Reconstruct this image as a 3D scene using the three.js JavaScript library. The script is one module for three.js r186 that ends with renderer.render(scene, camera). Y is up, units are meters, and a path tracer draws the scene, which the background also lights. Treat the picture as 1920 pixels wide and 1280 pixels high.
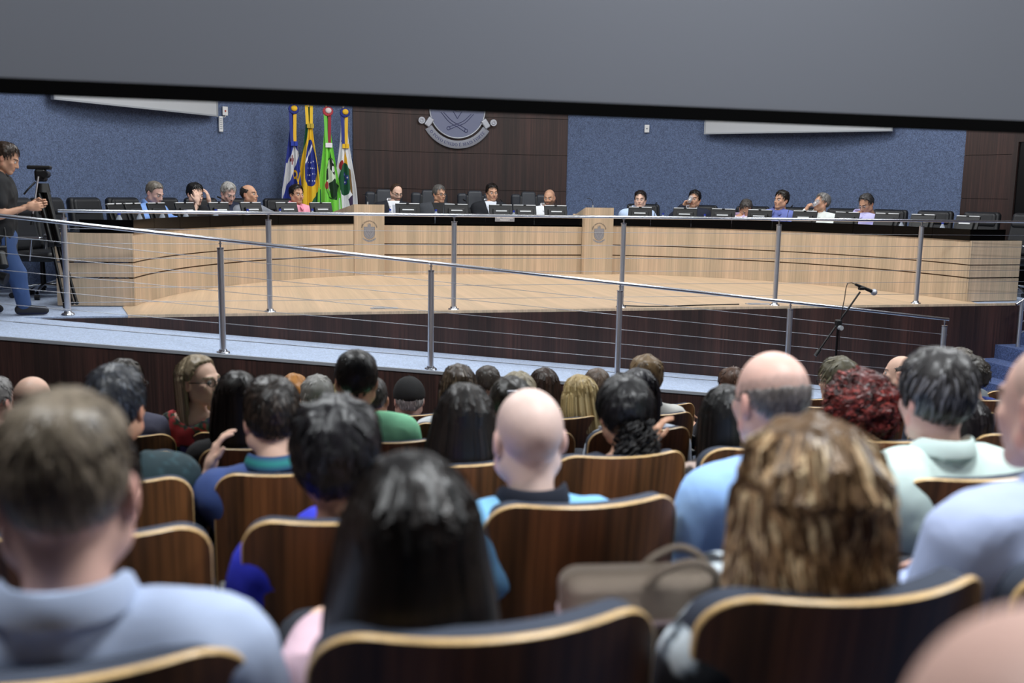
import * as THREE from 'three';
import { RoundedBoxGeometry } from 'three/addons/geometries/RoundedBoxGeometry.js';
import { mergeGeometries, mergeVertices, toCreasedNormals } from 'three/addons/utils/BufferGeometryUtils.js';
import { RectAreaLightUniformsLib } from 'three/addons/lights/RectAreaLightUniformsLib.js';

// ---------- camera, exposure, lights ----------
RectAreaLightUniformsLib.init();
const scene = new THREE.Scene();
scene.background = new THREE.Color(0x000000);
const renderer = new THREE.WebGLRenderer({ antialias: true });
renderer.toneMapping = THREE.LinearToneMapping;
renderer.toneMappingExposure = 1.0;
renderer.shadowMap.enabled = true;
const camera = new THREE.PerspectiveCamera(37.85, 1.5, 0.05, 60);
camera.position.set(-3.33, 2.345, 0);
camera.rotation.order = 'YXZ';
camera.rotation.set(-0.1487, -0.2597, 0.0178);
camera.filmGauge = 36;
camera.focus = 12.5;
camera.userData.fStop = 2.1;
scene.add(camera);
// ceiling panels: [x, z, width, depth, intensity]
const CEIL = 4.75;
const PANELS = [
  [-3.9, -11.3, 1.2, 0.6, 16], [-2.0, -12.7, 1.2, 0.6, 16], [0, -13.1, 1.2, 0.6, 16], [2.0, -12.7, 1.2, 0.6, 16], [3.9, -11.3, 1.2, 0.6, 16],
  [-4.4, -9.0, 1.2, 0.6, 16], [-1.5, -9.6, 1.2, 0.6, 16], [1.5, -9.6, 1.2, 0.6, 16], [4.4, -9.0, 1.2, 0.6, 16],
  [-4.2, -5.8, 1.2, 0.6, 34], [-1.4, -5.8, 1.2, 0.6, 34], [1.4, -5.8, 1.2, 0.6, 34], [4.2, -5.8, 1.2, 0.6, 34],
  [-4.6, -1.8, 1.2, 0.6, 30], [-1.8, -1.8, 1.2, 0.6, 60], [1.8, -1.8, 1.2, 0.6, 68],
];
const LIGHT_COLOR = new THREE.Color().setRGB(0.95, 0.985, 1.0);

// ---------- constants of the place ----------
const HS = 1.22;                 // height of the council platform
const CZ = -9.2;                 // centre of the curved desk and wall (x = 0)
const RD = 4.42, RO = 5.12, RW = 6.37;
const ROWZ = [0, 1, 2, 3, 4, 5].map((k) => -1.337 - 1.021 * k);
const ROWY = [0.86, 0.69, 0.52, 0.35, 0.18, 0.0];
const DEG = Math.PI / 180;
const pol = (R, a, y = 0) => new THREE.Vector3(R * Math.sin(a * DEG), y, CZ - R * Math.cos(a * DEG));

// ---------- helpers ----------
function rng(seed) { let s = seed | 0; return () => { s = (s + 0x6d2b79f5) | 0; let t = Math.imul(s ^ (s >>> 15), 1 | s); t = (t + Math.imul(t ^ (t >>> 7), 61 | t)) ^ t; return ((t ^ (t >>> 14)) >>> 0) / 4294967296; }; }
const lerp = (a, b, t) => a + (b - a) * t, clamp = (x, a, b) => Math.min(b, Math.max(a, x));
const sstep = (a, b, x) => { const t = clamp((x - a) / (b - a), 0, 1); return t * t * (3 - 2 * t); };
function h3(x, y, z) { let h = Math.imul(x, 374761393) ^ Math.imul(y, 668265263) ^ Math.imul(z, 2147483647 ^ 974711); h = Math.imul(h ^ (h >>> 13), 1274126177); return ((h ^ (h >>> 16)) >>> 0) / 4294967296; }
function noise(x, y, z) {
  const X = Math.floor(x), Y = Math.floor(y), Z = Math.floor(z); let u = x - X, v = y - Y, w = z - Z; u = u * u * (3 - 2 * u); v = v * v * (3 - 2 * v); w = w * w * (3 - 2 * w);
  const L = (k) => lerp(lerp(h3(X, Y, Z + k), h3(X + 1, Y, Z + k), u), lerp(h3(X, Y + 1, Z + k), h3(X + 1, Y + 1, Z + k), u), v);
  return lerp(L(0), L(1), w) * 2 - 1;
}
const used = new Map();
function numbered(n) { const c = used.get(n) || 0; used.set(n, c + 1); return c ? n + '_' + String(c).padStart(3, '0') : n; }
function tag(o, label, category, group, kind) { o.userData.label = label; if (category) o.userData.category = category; if (group) o.userData.group = group; if (kind) o.userData.kind = kind; return o; }
function mesh(name, geo, mat, parent) { const m = new THREE.Mesh(geo, mat); m.name = name; m.castShadow = m.receiveShadow = true; if (parent) parent.add(m); return m; }
function top(name, geo, mat, label, category, group, kind) { const m = mesh(numbered(name), geo, mat, scene); return tag(m, label, category, group, kind); }
function thing(name, label, category, pos = [0, 0, 0], turn = 0, group, kind) { const o = new THREE.Group(); o.name = numbered(name); o.position.set(...pos); o.rotation.y = turn; scene.add(o); return tag(o, label, category, group, kind); }
function copy(o, label) { const c = o.clone(); c.name = numbered(o.name.replace(/_\d{3}$/, '')); c.userData = { ...o.userData, label }; scene.add(c); return c; }
const merge = (list) => mergeGeometries(list.map((g) => (g.index ? g.toNonIndexed() : g)).map((g) => { for (const k of Object.keys(g.attributes)) if (!['position', 'normal', 'uv', 'color'].includes(k)) g.deleteAttribute(k); return g; }), false);
const mv = (g, x, y, z) => g.translate(x, y, z);
// box with uv in metres
function box(w, h, d, x = 0, y = 0, z = 0) {
  const g = new THREE.BoxGeometry(w, h, d), u = g.attributes.uv, dims = [[d, h], [d, h], [w, d], [w, d], [w, h], [w, h]];
  for (let i = 0; i < 24; i++) { const [a, b] = dims[i >> 2]; u.setXY(i, u.getX(i) * a, u.getY(i) * b); }
  return g.translate(x, y, z);
}
const rbox = (w, h, d, r, x = 0, y = 0, z = 0, s = 3) => new RoundedBoxGeometry(w, h, d, s, r).translate(x, y, z);
const V = (x, y, z) => new THREE.Vector3(x, y, z);
// straight rod between two points
function rod(a, b, r0, r1 = r0, seg = 10) {
  const A = Array.isArray(a) ? V(...a) : a, B = Array.isArray(b) ? V(...b) : b, d = B.clone().sub(A), g = new THREE.CylinderGeometry(r1, r0, d.length(), seg);
  g.applyQuaternion(new THREE.Quaternion().setFromUnitVectors(V(0, 1, 0), d.normalize())); return g.translate((A.x + B.x) / 2, (A.y + B.y) / 2, (A.z + B.z) / 2);
}
const tube = (pts, r, n = 24, k = 8) => new THREE.TubeGeometry(new THREE.CatmullRomCurve3(pts.map((p) => (Array.isArray(p) ? V(...p) : p))), n, r, k);
// curved slab: ring sector about (0, CZ) between radii r0 < r1, angles a0..a1 (degrees), y0..y1; uv in metres
function arcSlab(r0, r1, a0, a1, y0, y1, seg = 24) {
  const pos = [], nor = [], uv = [], idx = [];
  const face = (P, N, U) => { const b = pos.length / 3; for (let i = 0; i < 4; i++) { pos.push(P[i].x, P[i].y, P[i].z); nor.push(N[i].x, N[i].y, N[i].z); uv.push(U[i][0], U[i][1]); } idx.push(b, b + 1, b + 2, b, b + 2, b + 3); };
  for (let i = 0; i < seg; i++) {
    const p = lerp(a0, a1, i / seg), q = lerp(a0, a1, (i + 1) / seg), np = pol(1, p).setY(0).sub(V(0, 0, CZ)), nq = pol(1, q).setY(0).sub(V(0, 0, CZ)), sp = p * DEG, sq = q * DEG;
    const A = (R, a, y) => pol(R, a, y);
    face([A(r0, p, y0), A(r0, q, y0), A(r0, q, y1), A(r0, p, y1)], [np.clone().negate(), nq.clone().negate(), nq.clone().negate(), np.clone().negate()], [[sp * r0, y0], [sq * r0, y0], [sq * r0, y1], [sp * r0, y1]]);
    face([A(r1, q, y0), A(r1, p, y0), A(r1, p, y1), A(r1, q, y1)], [nq, np, np, nq], [[sq * r1, y0], [sp * r1, y0], [sp * r1, y1], [sq * r1, y1]]);
    const up = V(0, 1, 0), dn = V(0, -1, 0);
    face([A(r0, p, y1), A(r0, q, y1), A(r1, q, y1), A(r1, p, y1)], [up, up, up, up], [[sp * r0, r0], [sq * r0, r0], [sq * r0, r1], [sp * r0, r1]]);
    face([A(r0, q, y0), A(r0, p, y0), A(r1, p, y0), A(r1, q, y0)], [dn, dn, dn, dn], [[sq * r0, r0], [sp * r0, r0], [sp * r0, r1], [sq * r0, r1]]);
  }
  for (const [a, s] of [[a0, -1], [a1, 1]]) {
    const n = V(Math.cos(a * DEG) * s, 0, Math.sin(a * DEG) * s), P = [pol(r0, a, y0), pol(r1, a, y0), pol(r1, a, y1), pol(r0, a, y1)], U = [[r0, y0], [r1, y0], [r1, y1], [r0, y1]];
    if (s > 0) { P.reverse(); U.reverse(); } face(P.reverse(), [n, n, n, n], U.reverse());
  }
  const g = new THREE.BufferGeometry(); g.setAttribute('position', new THREE.Float32BufferAttribute(pos, 3)); g.setAttribute('normal', new THREE.Float32BufferAttribute(nor, 3)); g.setAttribute('uv', new THREE.Float32BufferAttribute(uv, 2)); g.setIndex(idx); return g;
}
// prism from an outline in x-y (metres), extruded along z from z0 to z1
function prismZ(pts, z0, z1) { const s = new THREE.Shape(pts.map((p) => new THREE.Vector2(p[0], p[1]))); return new THREE.ExtrudeGeometry(s, { depth: Math.abs(z1 - z0), bevelEnabled: false }).translate(0, 0, Math.min(z0, z1)); }
// plan outline in x-z extruded from y0 to y1
function prismY(pts, y0, y1) { const s = new THREE.Shape(pts.map((p) => new THREE.Vector2(p[0], -p[1]))); const g = new THREE.ExtrudeGeometry(s, { depth: y1 - y0, bevelEnabled: false }); g.rotateX(-Math.PI / 2); return g.translate(0, y0, 0); }

// ---------- textures ----------
function tex(w, h, f, rx = 1, ry = 1, srgb = true) {
  const d = new Uint8Array(w * h * 4);
  for (let j = 0; j < h; j++) for (let i = 0; i < w; i++) { const c = f(i / w, j / h, i, j), k = (j * w + i) * 4; d[k] = clamp(c[0], 0, 255); d[k + 1] = clamp(c[1], 0, 255); d[k + 2] = clamp(c[2], 0, 255); d[k + 3] = 255; }
  const t = new THREE.DataTexture(d, w, h); t.wrapS = t.wrapT = THREE.RepeatWrapping; t.magFilter = THREE.LinearFilter; t.minFilter = THREE.LinearMipmapLinearFilter; t.generateMipmaps = true; t.repeat.set(rx, ry); if (srgb) t.colorSpace = THREE.SRGBColorSpace; t.needsUpdate = true; return t;
}
// tileable noise: n cells per tile
function tn(u, v, nx, ny, s) { const x = u * nx, y = v * ny, X = Math.floor(x), Y = Math.floor(y); let a = x - X, b = y - Y; a = a * a * (3 - 2 * a); b = b * b * (3 - 2 * b); const q = (i, j) => h3((X + i) % nx, (Y + j) % ny, s); return lerp(lerp(q(0, 0), q(1, 0), a), lerp(q(0, 1), q(1, 1), a), b) * 2 - 1; }
function woodTex(base, amp, seed, stretch = 1) {   // grain runs along v
  return (u, v) => { const s = tn(u, v, 96, 3, seed) * 0.4 + tn(u, v, 256, 8, seed + 1) * 0.35 + tn(u, v, 24, 2, seed + 2) * 0.5 + tn(u, v, 512, 24, seed + 3) * 0.22; const t = tn(u, v, 12, 1, seed + 4); return base.map((c, i) => c * (1 + s * amp + t * amp * 0.5 * (i ? 0.8 : 1))); };
}
function carpetTex(base, amp, seed, flecks) { return (u, v) => { const n = tn(u, v, 256, 256, seed) * 0.6 + tn(u, v, 128, 128, seed + 1) * 0.45 + tn(u, v, 40, 40, seed + 2) * 0.12; const f = tn(u, v, 200, 200, seed + 7) > 0.82 ? flecks : 0; return base.map((c) => c * (1 + n * amp) + f); }; }
const M = {};
const std = (o) => new THREE.MeshStandardMaterial(o), phy = (o) => new THREE.MeshPhysicalMaterial(o);
{
  const T = {
    wallBlue: tex(512, 512, carpetTex([94, 108, 138], 0.3, 11, 24), 1 / 1.3, 1 / 1.3),
    stage: tex(512, 512, carpetTex([176, 190, 214], 0.13, 21, 12), 1 / 1.3, 1 / 1.3),
    pile: tex(256, 256, (u, v) => { const n = 128 + 110 * tn(u, v, 128, 128, 5); return [n, n, n]; }, 1 / 0.65, 1 / 0.65, false),
    oak: tex(512, 512, woodTex([198, 176, 150], 0.11, 31), 1 / 1.2, 1 / 2.2),
    oakFloor: tex(512, 512, woodTex([204, 176, 145], 0.06, 41), 1 / 1.6, 1 / 3),
    dark: tex(512, 512, woodTex([55, 36, 32], 0.42, 51), 1 / 1.1, 1 / 2.4),
    veneer: tex(512, 512, woodTex([112, 72, 42], 0.36, 61), 1 / 0.8, 1 / 1.3),
    ply: tex(128, 128, (u, v) => { const n = tn(u, v, 4, 32, 71) * 0.08 + tn(u, v, 64, 8, 72) * 0.05; return [226 * (1 + n), 188 * (1 + n), 130 * (1 + n)]; }, 4, 4),
    leather: tex(256, 256, (u, v) => { const n = 128 + 60 * tn(u, v, 64, 64, 81) + 50 * tn(u, v, 128, 128, 82); return [n, n, n]; }, 6, 6, false),
    weave: tex(256, 256, (u, v) => { const n = 128 + 70 * tn(u, v, 128, 128, 83) + 40 * tn(u, v, 32, 32, 84); return [n, n, n]; }, 8, 8, false),
  };
  M.wallBlue = std({ map: T.wallBlue, bumpMap: T.pile, bumpScale: 0.004, roughness: 1 });
  M.stageCarpet = std({ map: T.stage, bumpMap: T.pile, bumpScale: 0.003, roughness: 1 });
  M.stairCarpet = std({ map: T.wallBlue, color: 0xd8e2ff, bumpMap: T.pile, bumpScale: 0.003, roughness: 1 });
  M.audCarpet = std({ map: T.wallBlue, color: 0x8890a0, roughness: 1 });
  M.oak = std({ map: T.oak, roughness: 0.5 });
  M.oakFloor = std({ map: T.oakFloor, roughness: 0.42 });
  M.dark = std({ map: T.dark, roughness: 0.5 });
  M.veneer = phy({ map: T.veneer, roughness: 0.38, clearcoat: 0.25, clearcoatRoughness: 0.3 });
  M.ply = phy({ map: T.ply, roughness: 0.35, clearcoat: 0.5, clearcoatRoughness: 0.25 });
  M.cushion = std({ color: 0x3a4150, roughness: 0.9, bumpMap: T.weave, bumpScale: 0.001 });
  M.blackGlass = phy({ color: 0x050506, roughness: 0.2, specularIntensity: 0.35 });
  M.groove = std({ color: 0x5d452f, roughness: 0.8 });
  M.steel = std({ color: 0xd4d6dc, metalness: 0.95, roughness: 0.36 });
  M.chrome = std({ color: 0xd6d9e0, metalness: 1, roughness: 0.24 });
  M.cable = std({ color: 0xa8aab0, metalness: 1, roughness: 0.4 });
  M.leather = phy({ color: 0x15161a, roughness: 0.42, bumpMap: T.leather, bumpScale: 0.0006 });
  M.leatherGrey = phy({ color: 0x33363d, roughness: 0.4, bumpMap: T.leather, bumpScale: 0.0006 });
  M.plasticBlack = std({ color: 0x0d0e10, roughness: 0.4 });
  M.plasticDark = std({ color: 0x1b1d21, roughness: 0.35 });
  M.plasticGrey = std({ color: 0x9a9ea4, roughness: 0.4 });
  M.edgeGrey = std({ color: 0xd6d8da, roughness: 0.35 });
  M.silver = std({ color: 0xb9bcc4, metalness: 0.6, roughness: 0.38 });
  M.white = std({ color: 0xe4e4e4, roughness: 0.7 });
  M.boardWhite = std({ color: 0xb9bcc0, roughness: 0.75 });
  M.ceiling = std({ color: 0xcfd2d6, roughness: 0.9 });
  M.screen = std({ color: 0x56585f, roughness: 0.85, side: THREE.DoubleSide });
  M.blackFelt = phy({ color: 0x030303, roughness: 1, specularIntensity: 0.1 });
  M.lamp = std({ color: 0xffffff, emissive: 0xf4faff, emissiveIntensity: 2.5, roughness: 0.6 });
  M.blackPaint = std({ color: 0x0a0a0b, roughness: 0.3, metalness: 0.3 });
  M.plate = std({ color: 0xb9bbc4, roughness: 0.4, metalness: 0.4 });
}
// ---------- the room ----------
{
  const S = (name, geo, mat, label) => top(name, geo, mat, label, undefined, undefined, 'structure');
  S('floor', box(12.74, 0.2, 12.2, 0, -0.1, -2.1), M.audCarpet, 'dark blue carpeted floor under the audience');
  for (let k = 0; k < 5; k++) { const z0 = ROWZ[k] + (k ? 0.2 : 1.6), z1 = ROWZ[k + 1] + 0.2; S('floor_step', box(11.4, ROWY[k], z0 - z1, 0, ROWY[k] / 2, (z0 + z1) / 2), M.audCarpet, 'carpeted tier under audience seating row ' + ['one', 'two', 'three', 'four', 'five'][k] + ' from the camera'); }
  S('floor_rear', box(12.74, 0.86, 3.74, 0, 0.43, 2.13), M.audCarpet, 'raised carpeted floor behind the last audience row');
  // council platform, carpet level HS
  const plan = [[-6.37, -8.1], [-5.21, -8.1], [-5.21, -9.2], [5.5, -9.2], [5.5, -8.12], [6.37, -8.12], [6.37, -9.2]];
  for (let a = 90; a >= -90; a -= 5) { const p = pol(RW + 0.02, a); plan.push([p.x, p.z]); }
  S('floor_stage', prismY(plan, HS - 0.12, HS), M.stageCarpet, 'light blue carpeted council platform');
  const wf = [[-4.36, -9.205], [4.4, -9.205]]; for (let a = 86; a >= -84; a -= 4) { const p = pol(RD + 0.1, a); wf.push([p.x, Math.min(p.z, -9.3)]); }
  S('floor_wood', prismY(wf, HS, HS + 0.008), M.oakFloor, 'pale wooden floor inside the curved desk');
  // fascia of the platform and ramp
  S('wall_stage_front', box(10.7, HS - 0.016, 0.02, 0.14, (HS - 0.016) / 2, -9.2), M.dark, 'dark wood front of the council platform');
  S('trim_1', box(9.86, 0.024, 0.022, 0.57, HS - 0.004, -9.2), M.oak, 'thin pale wooden edge along the platform');
  const sl = 0.1088, ry = (x) => HS - Math.max(0, (x + 5.21)) * sl;
  S('wall_ramp_front', prismZ([[-6.37, 0], [5.5, 0], [5.5, ry(3.2) - 0.02], [3.2, ry(3.2) - 0.02], [-5.21, HS - 0.02], [-6.37, HS - 0.02]], -8.075, -8.088), M.dark, 'dark wood side of the ramp facing the audience');
  S('floor_ramp', prismZ([[-5.21, HS], [3.2, ry(3.2)], [5.5, ry(3.2)], [5.5, ry(3.2) - 0.1], [3.2, ry(3.2) - 0.1], [-5.21, HS - 0.1]], -8.09, -9.205), M.stageCarpet, 'light blue carpeted ramp sloping down to the right');
  S('trim_2', prismZ([[-5.21, HS + 0.003], [3.2, ry(3.2) + 0.003], [3.2, ry(3.2) - 0.022], [-5.21, HS - 0.022]], -8.068, -8.09), M.plasticGrey, 'thin metal nosing along the ramp edge');
  S('trim_3', prismZ([[-5.21, HS + 0.002], [3.2, ry(3.2) + 0.002], [3.2, ry(3.2) - 0.002], [-5.21, HS - 0.002]], -8.86, -8.866), M.plasticDark, 'thin seam in the ramp carpet');
  // stairs at the right
  const st = thing('floor_stairs', 'blue carpeted steps climbing right beside the ramp end', undefined, [0, 0, 0], 0, undefined, 'structure');
  for (let n = 0; n < 6; n++) { const x = 5.22 - 0.28 * n, y = 1.07 - 0.15 * n; mesh('step', box(5.5 - x, 0.15, 1.02, (x + 5.5) / 2, y - 0.075, -8.68), M.stairCarpet, st); }
  S('wall_stair_side', box(0.87, HS - 0.1, 0.05, 5.935, (HS - 0.1) / 2, -8.145), M.dark, 'dark wood side below the platform by the steps');
  // curved wall
  S('wall_back_left', arcSlab(RW, RW + 0.15, -68.7, -16.3, HS, CEIL, 40), M.wallBlue, 'curved blue carpeted wall left of the wooden panelling');
  S('wall_back_right', arcSlab(RW, RW + 0.15, 14.6, 68.7, HS, CEIL, 40), M.wallBlue, 'curved blue carpeted wall right of the wooden panelling');
  const wc = thing('wall_back', 'dark wood panelled wall behind the presiding table', undefined, [0, 0, 0], 0, undefined, 'structure');
  mesh('backing', arcSlab(RW, RW + 0.15, -16.3, 14.6, HS, CEIL, 16), M.blackPaint, wc);
  const rowsY = [HS, 1.80, 2.37, 2.936, 3.50, 4.07, CEIL];
  for (let r = 0; r < 6; r++) mesh('panel', arcSlab(RW - 0.02, RW, -16.3, 14.6, rowsY[r] + 0.003, rowsY[r + 1] - 0.003, 16), M.dark, wc);
  for (const s of [-1, 1]) {
    const sw = thing(s < 0 ? 'wall_side_left' : 'wall_side_right', s < 0 ? 'dark wood panelled wall at the far left' : 'dark wood panelled wall at the far right', undefined, [0, 0, 0], 0, undefined, 'structure');
    const a0 = s < 0 ? -90 : 68.7, a1 = s < 0 ? -68.7 : 90;
    mesh('backing', arcSlab(RW, RW + 0.15, a0, a1, HS, CEIL, 8), M.blackPaint, sw);
    for (let r = 0; r < 6; r++) mesh('panel', arcSlab(RW - 0.02, RW, s < 0 ? a0 : a0, s < 0 ? a1 : 74.7, rowsY[r] + 0.003, rowsY[r + 1] - 0.003, 6), M.dark, sw);
    if (s > 0) mesh('panel', arcSlab(RW - 0.02, RW, 74.7, 90, 3.09, CEIL, 6), M.dark, sw);
    S(s < 0 ? 'wall_left' : 'wall_right', box(0.15, CEIL + 0.2, 13.3, s * 6.445, CEIL / 2 - 0.1, -2.55), M.dark, (s < 0 ? 'left' : 'right') + ' side wall of the audience area');
  }
  const dr = thing('door_1', 'dark wooden door in the panelling at the far right', undefined, [0, 0, 0], 0, undefined, 'structure');
  mesh('door_leaf', arcSlab(RW - 0.005, RW + 0.03, 75.4, 89, HS, 3.04, 6), M.blackPaint, dr);
  mesh('door_frame', arcSlab(RW - 0.03, RW + 0.02, 74.7, 75.4, HS, 3.09, 1), M.dark, dr);
  mesh('door_handle', rod(pol(RW - 0.05, 76.5, HS + 0.95), pol(RW - 0.05, 77.6, HS + 0.95), 0.012), M.steel, dr);
  S('wall_rear', box(13.04, CEIL + 0.2, 0.15, 0, CEIL / 2 - 0.1, 4.07), M.dark, 'wall behind the camera');
  S('ceiling', box(13.2, 0.15, 20.2, 0, CEIL + 0.075, -5.95), M.ceiling, 'pale ceiling above the chamber');
  // ceiling lights
  PANELS.forEach(([x, z, w, d, I], i) => {
    const t = thing('ceiling_light', 'recessed rectangular white ceiling light in the chamber ceiling', 'ceiling light', [x, CEIL, z], 0, 'ceiling lights');
    mesh('frame', merge([box(w + 0.06, 0.03, 0.03, 0, -0.015, d / 2 + 0.015), box(w + 0.06, 0.03, 0.03, 0, -0.015, -d / 2 - 0.015), box(0.03, 0.03, d, w / 2 + 0.015, -0.015, 0), box(0.03, 0.03, d, -w / 2 - 0.015, -0.015, 0)]), M.white, t);
    mesh('diffuser', box(w, 0.012, d, 0, -0.007, 0), M.lamp, t);
    const L = new THREE.RectAreaLight(LIGHT_COLOR, I, w, d); L.name = 'light'; L.position.set(0, -0.03, 0); L.rotation.x = -Math.PI / 2; L.castShadow = true; t.add(L);
  });
  // tilted white boards on the curved wall
  for (const [n, a, b, lab] of [['L', [-5.41, -12.35], [-3.71, -14.25], 'pale board mounted across the curved blue wall, upper left'], ['R', [3.51, -14.38], [5.40, -12.38], 'pale board mounted across the curved blue wall, upper right']]) {
    const t = thing('projection_board', lab, 'board'); const L = Math.hypot(b[0] - a[0], b[1] - a[1]), ang = -Math.atan2(b[1] - a[1], b[0] - a[0]);
    t.position.set((a[0] + b[0]) / 2, HS + 2.07, (a[1] + b[1]) / 2); t.rotation.y = ang;
    mesh('board', box(L, 1.3, 0.03, 0, 0.65, 0), M.boardWhite, t);
    mesh('frame', merge([box(L + 0.02, 0.02, 0.05, 0, 0, 0), box(L + 0.02, 0.02, 0.05, 0, 1.3, 0), box(0.02, 1.3, 0.05, -L / 2, 0.65, 0), box(0.02, 1.3, 0.05, L / 2, 0.65, 0)]), M.plasticGrey, t);
    for (const s of [-1, 1]) mesh('bracket', box(0.05, 0.05, 0.3, s * L * 0.3, 1.0, -0.16), M.plasticGrey, t);
  }
  // big projection screen hanging over the audience
  const ps = thing('projection_screen', 'large grey projection screen with black border hanging over the audience', 'projection screen', [-2.3, 2.594, -3.158]);
  mesh('screen_fabric', box(7.4, 2.03, 0.012, 0, 1.055, 0), M.screen, ps);
  mesh('border', box(7.4, 0.045, 0.02, 0, 0.0225, 0), M.blackFelt, ps);
  mesh('roller_case', rbox(7.6, 0.12, 0.12, 0.02, 0, 2.09, 0), M.white, ps);
}
// ---------- railings ----------
function railing(name, label, posts, z, railPts, wires) {   // posts: [x, y]
  const t = thing(name, label, 'railing');
  for (const [x, y] of posts) {
    mesh('post', rod([x, y, z], [x, y + 0.83, z], 0.0255, 0.0255, 20), M.steel, t);
    mesh('post_pin', merge([rod([x, y + 0.83, z], [x, y + 0.888, z], 0.007, 0.007, 8), rod([x, y + 0.828, z], [x, y + 0.838, z], 0.029, 0.029, 20), rod([x, y + 0.868, z], [x, y + 0.874, z], 0.014, 0.014, 10)]), M.chrome, t);
    mesh('base_flange', merge([rod([x, y, z], [x, y + 0.012, z], 0.055, 0.05, 24), rod([x, y + 0.012, z], [x, y + 0.03, z], 0.036, 0.03, 20)]), M.chrome, t);
  }
  mesh('handrail', rod(railPts[0], railPts[1], 0.0145, 0.0145, 16), M.chrome, t);
  for (const h of wires) mesh('wire', rod([railPts[0][0], railPts[0][1] - 0.9 + h, z], [railPts[1][0], railPts[1][1] - 0.9 + h, z], 0.0026, 0.0026, 6), M.cable, t);
  return t;
}
const WH = [0.11, 0.238, 0.366, 0.494, 0.622, 0.75];
railing('platform_railing', 'steel post and wire railing along the edge of the wooden platform', [-4.86, -3.152, -1.445, 0.262, 1.97, 3.677, 5.384].map((x) => [x, HS + 0.006]), -9.297, [[-4.9, HS + 0.9, -9.297], [5.45, HS + 0.9, -9.297]], WH);
railing('ramp_railing', 'sloping steel post and wire railing down the ramp', [-1, 0, 1, 2, 3, 4].map((i) => [-3.544 + 1.678 * i, 1.037 - 0.1825 * i]), -8.169, [[-5.7, 1.037 + 0.1825 * 1.285 + 0.9, -8.169], [3.21, 0.307 - 0.0045 + 0.9, -8.169]], WH);
{
  const t = thing('stair_railing', 'short steel railing beside the steps at the far right', 'railing');
  for (const [x, y] of [[4.79, 0.77], [5.55, 1.22]]) { mesh('post', rod([x, y, -9.0], [x, y + 0.5, -9.0], 0.022, 0.022, 16), M.steel, t); }
  mesh('handrail', rod([4.72, 1.235, -9.0], [5.62, 1.735, -9.0], 0.016), M.chrome, t);
  for (const h of [0.12, 0.24, 0.36]) mesh('wire', rod([4.79, 1.27 - h, -9.0], [5.55, 1.70 - h, -9.0], 0.005), M.cable, t);
}
// ---------- curved council desk ----------
const DT = HS + 0.683;     // desk top
const GB = [0, 0.262, 0.27, 0.407, 0.415, 0.683];
function wing(name, label, a0, a1, sEnd) {
  const t = thing(name, label, 'desk'); const seg = 40;
  mesh('carcass', arcSlab(RD + 0.02, RD + 0.06, a0 + (sEnd < 0 ? 0.3 : 0), a1 - (sEnd > 0 ? 0.3 : 0), HS + 0.004, DT - 0.02, seg), M.groove, t);
  for (let b = 0; b < 3; b++) mesh('front_board', arcSlab(RD, RD + 0.02, a0, a1, HS + 0.009 + GB[b * 2] * 0.99, HS + GB[b * 2 + 1], seg), M.oak, t);
  const ae = sEnd < 0 ? a0 : a1, n = sEnd < 0 ? -0.28 : 0.28;
  for (let b = 0; b < 3; b++) mesh('end_board', arcSlab(RD + 0.004, RO, Math.min(ae, ae + n), Math.max(ae, ae + n), HS + 0.009 + GB[b * 2] * 0.99, HS + GB[b * 2 + 1], 1), M.oak, t);
  mesh('desk_top', arcSlab(RD, RO, a0, a1, DT - 0.018, DT, seg), M.oak, t);
  const N = Math.round((a1 - a0) / 7.4);
  for (let i = 0; i < N; i++) mesh('glass_pane', arcSlab(RD - 0.004, RD + 0.012, lerp(a0, a1, i / N) + 0.04, lerp(a0, a1, (i + 1) / N) - 0.04, DT + 0.001, DT + 0.125, 5), M.blackGlass, t);
  const e0 = sEnd < 0 ? a0 - 0.02 : a1 - 0.14; mesh('glass_pane', arcSlab(RD, RO - 0.22, e0, e0 + 0.16, DT + 0.001, DT + 0.125, 1), M.blackGlass, t);
  mesh('glass_top', arcSlab(RD + 0.012, RO - 0.02, a0 + 0.2, a1 - 0.2, DT + 0.001, DT + 0.006, seg), M.blackGlass, t);
  return t;
}
wing('curved_desk', 'left wing of the curved pale wood council desk with black glass upstand', -80.9, -26.9, -1);
wing('curved_desk', 'right wing of the curved pale wood council desk with black glass upstand', 21.4, 87, 1);
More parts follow.
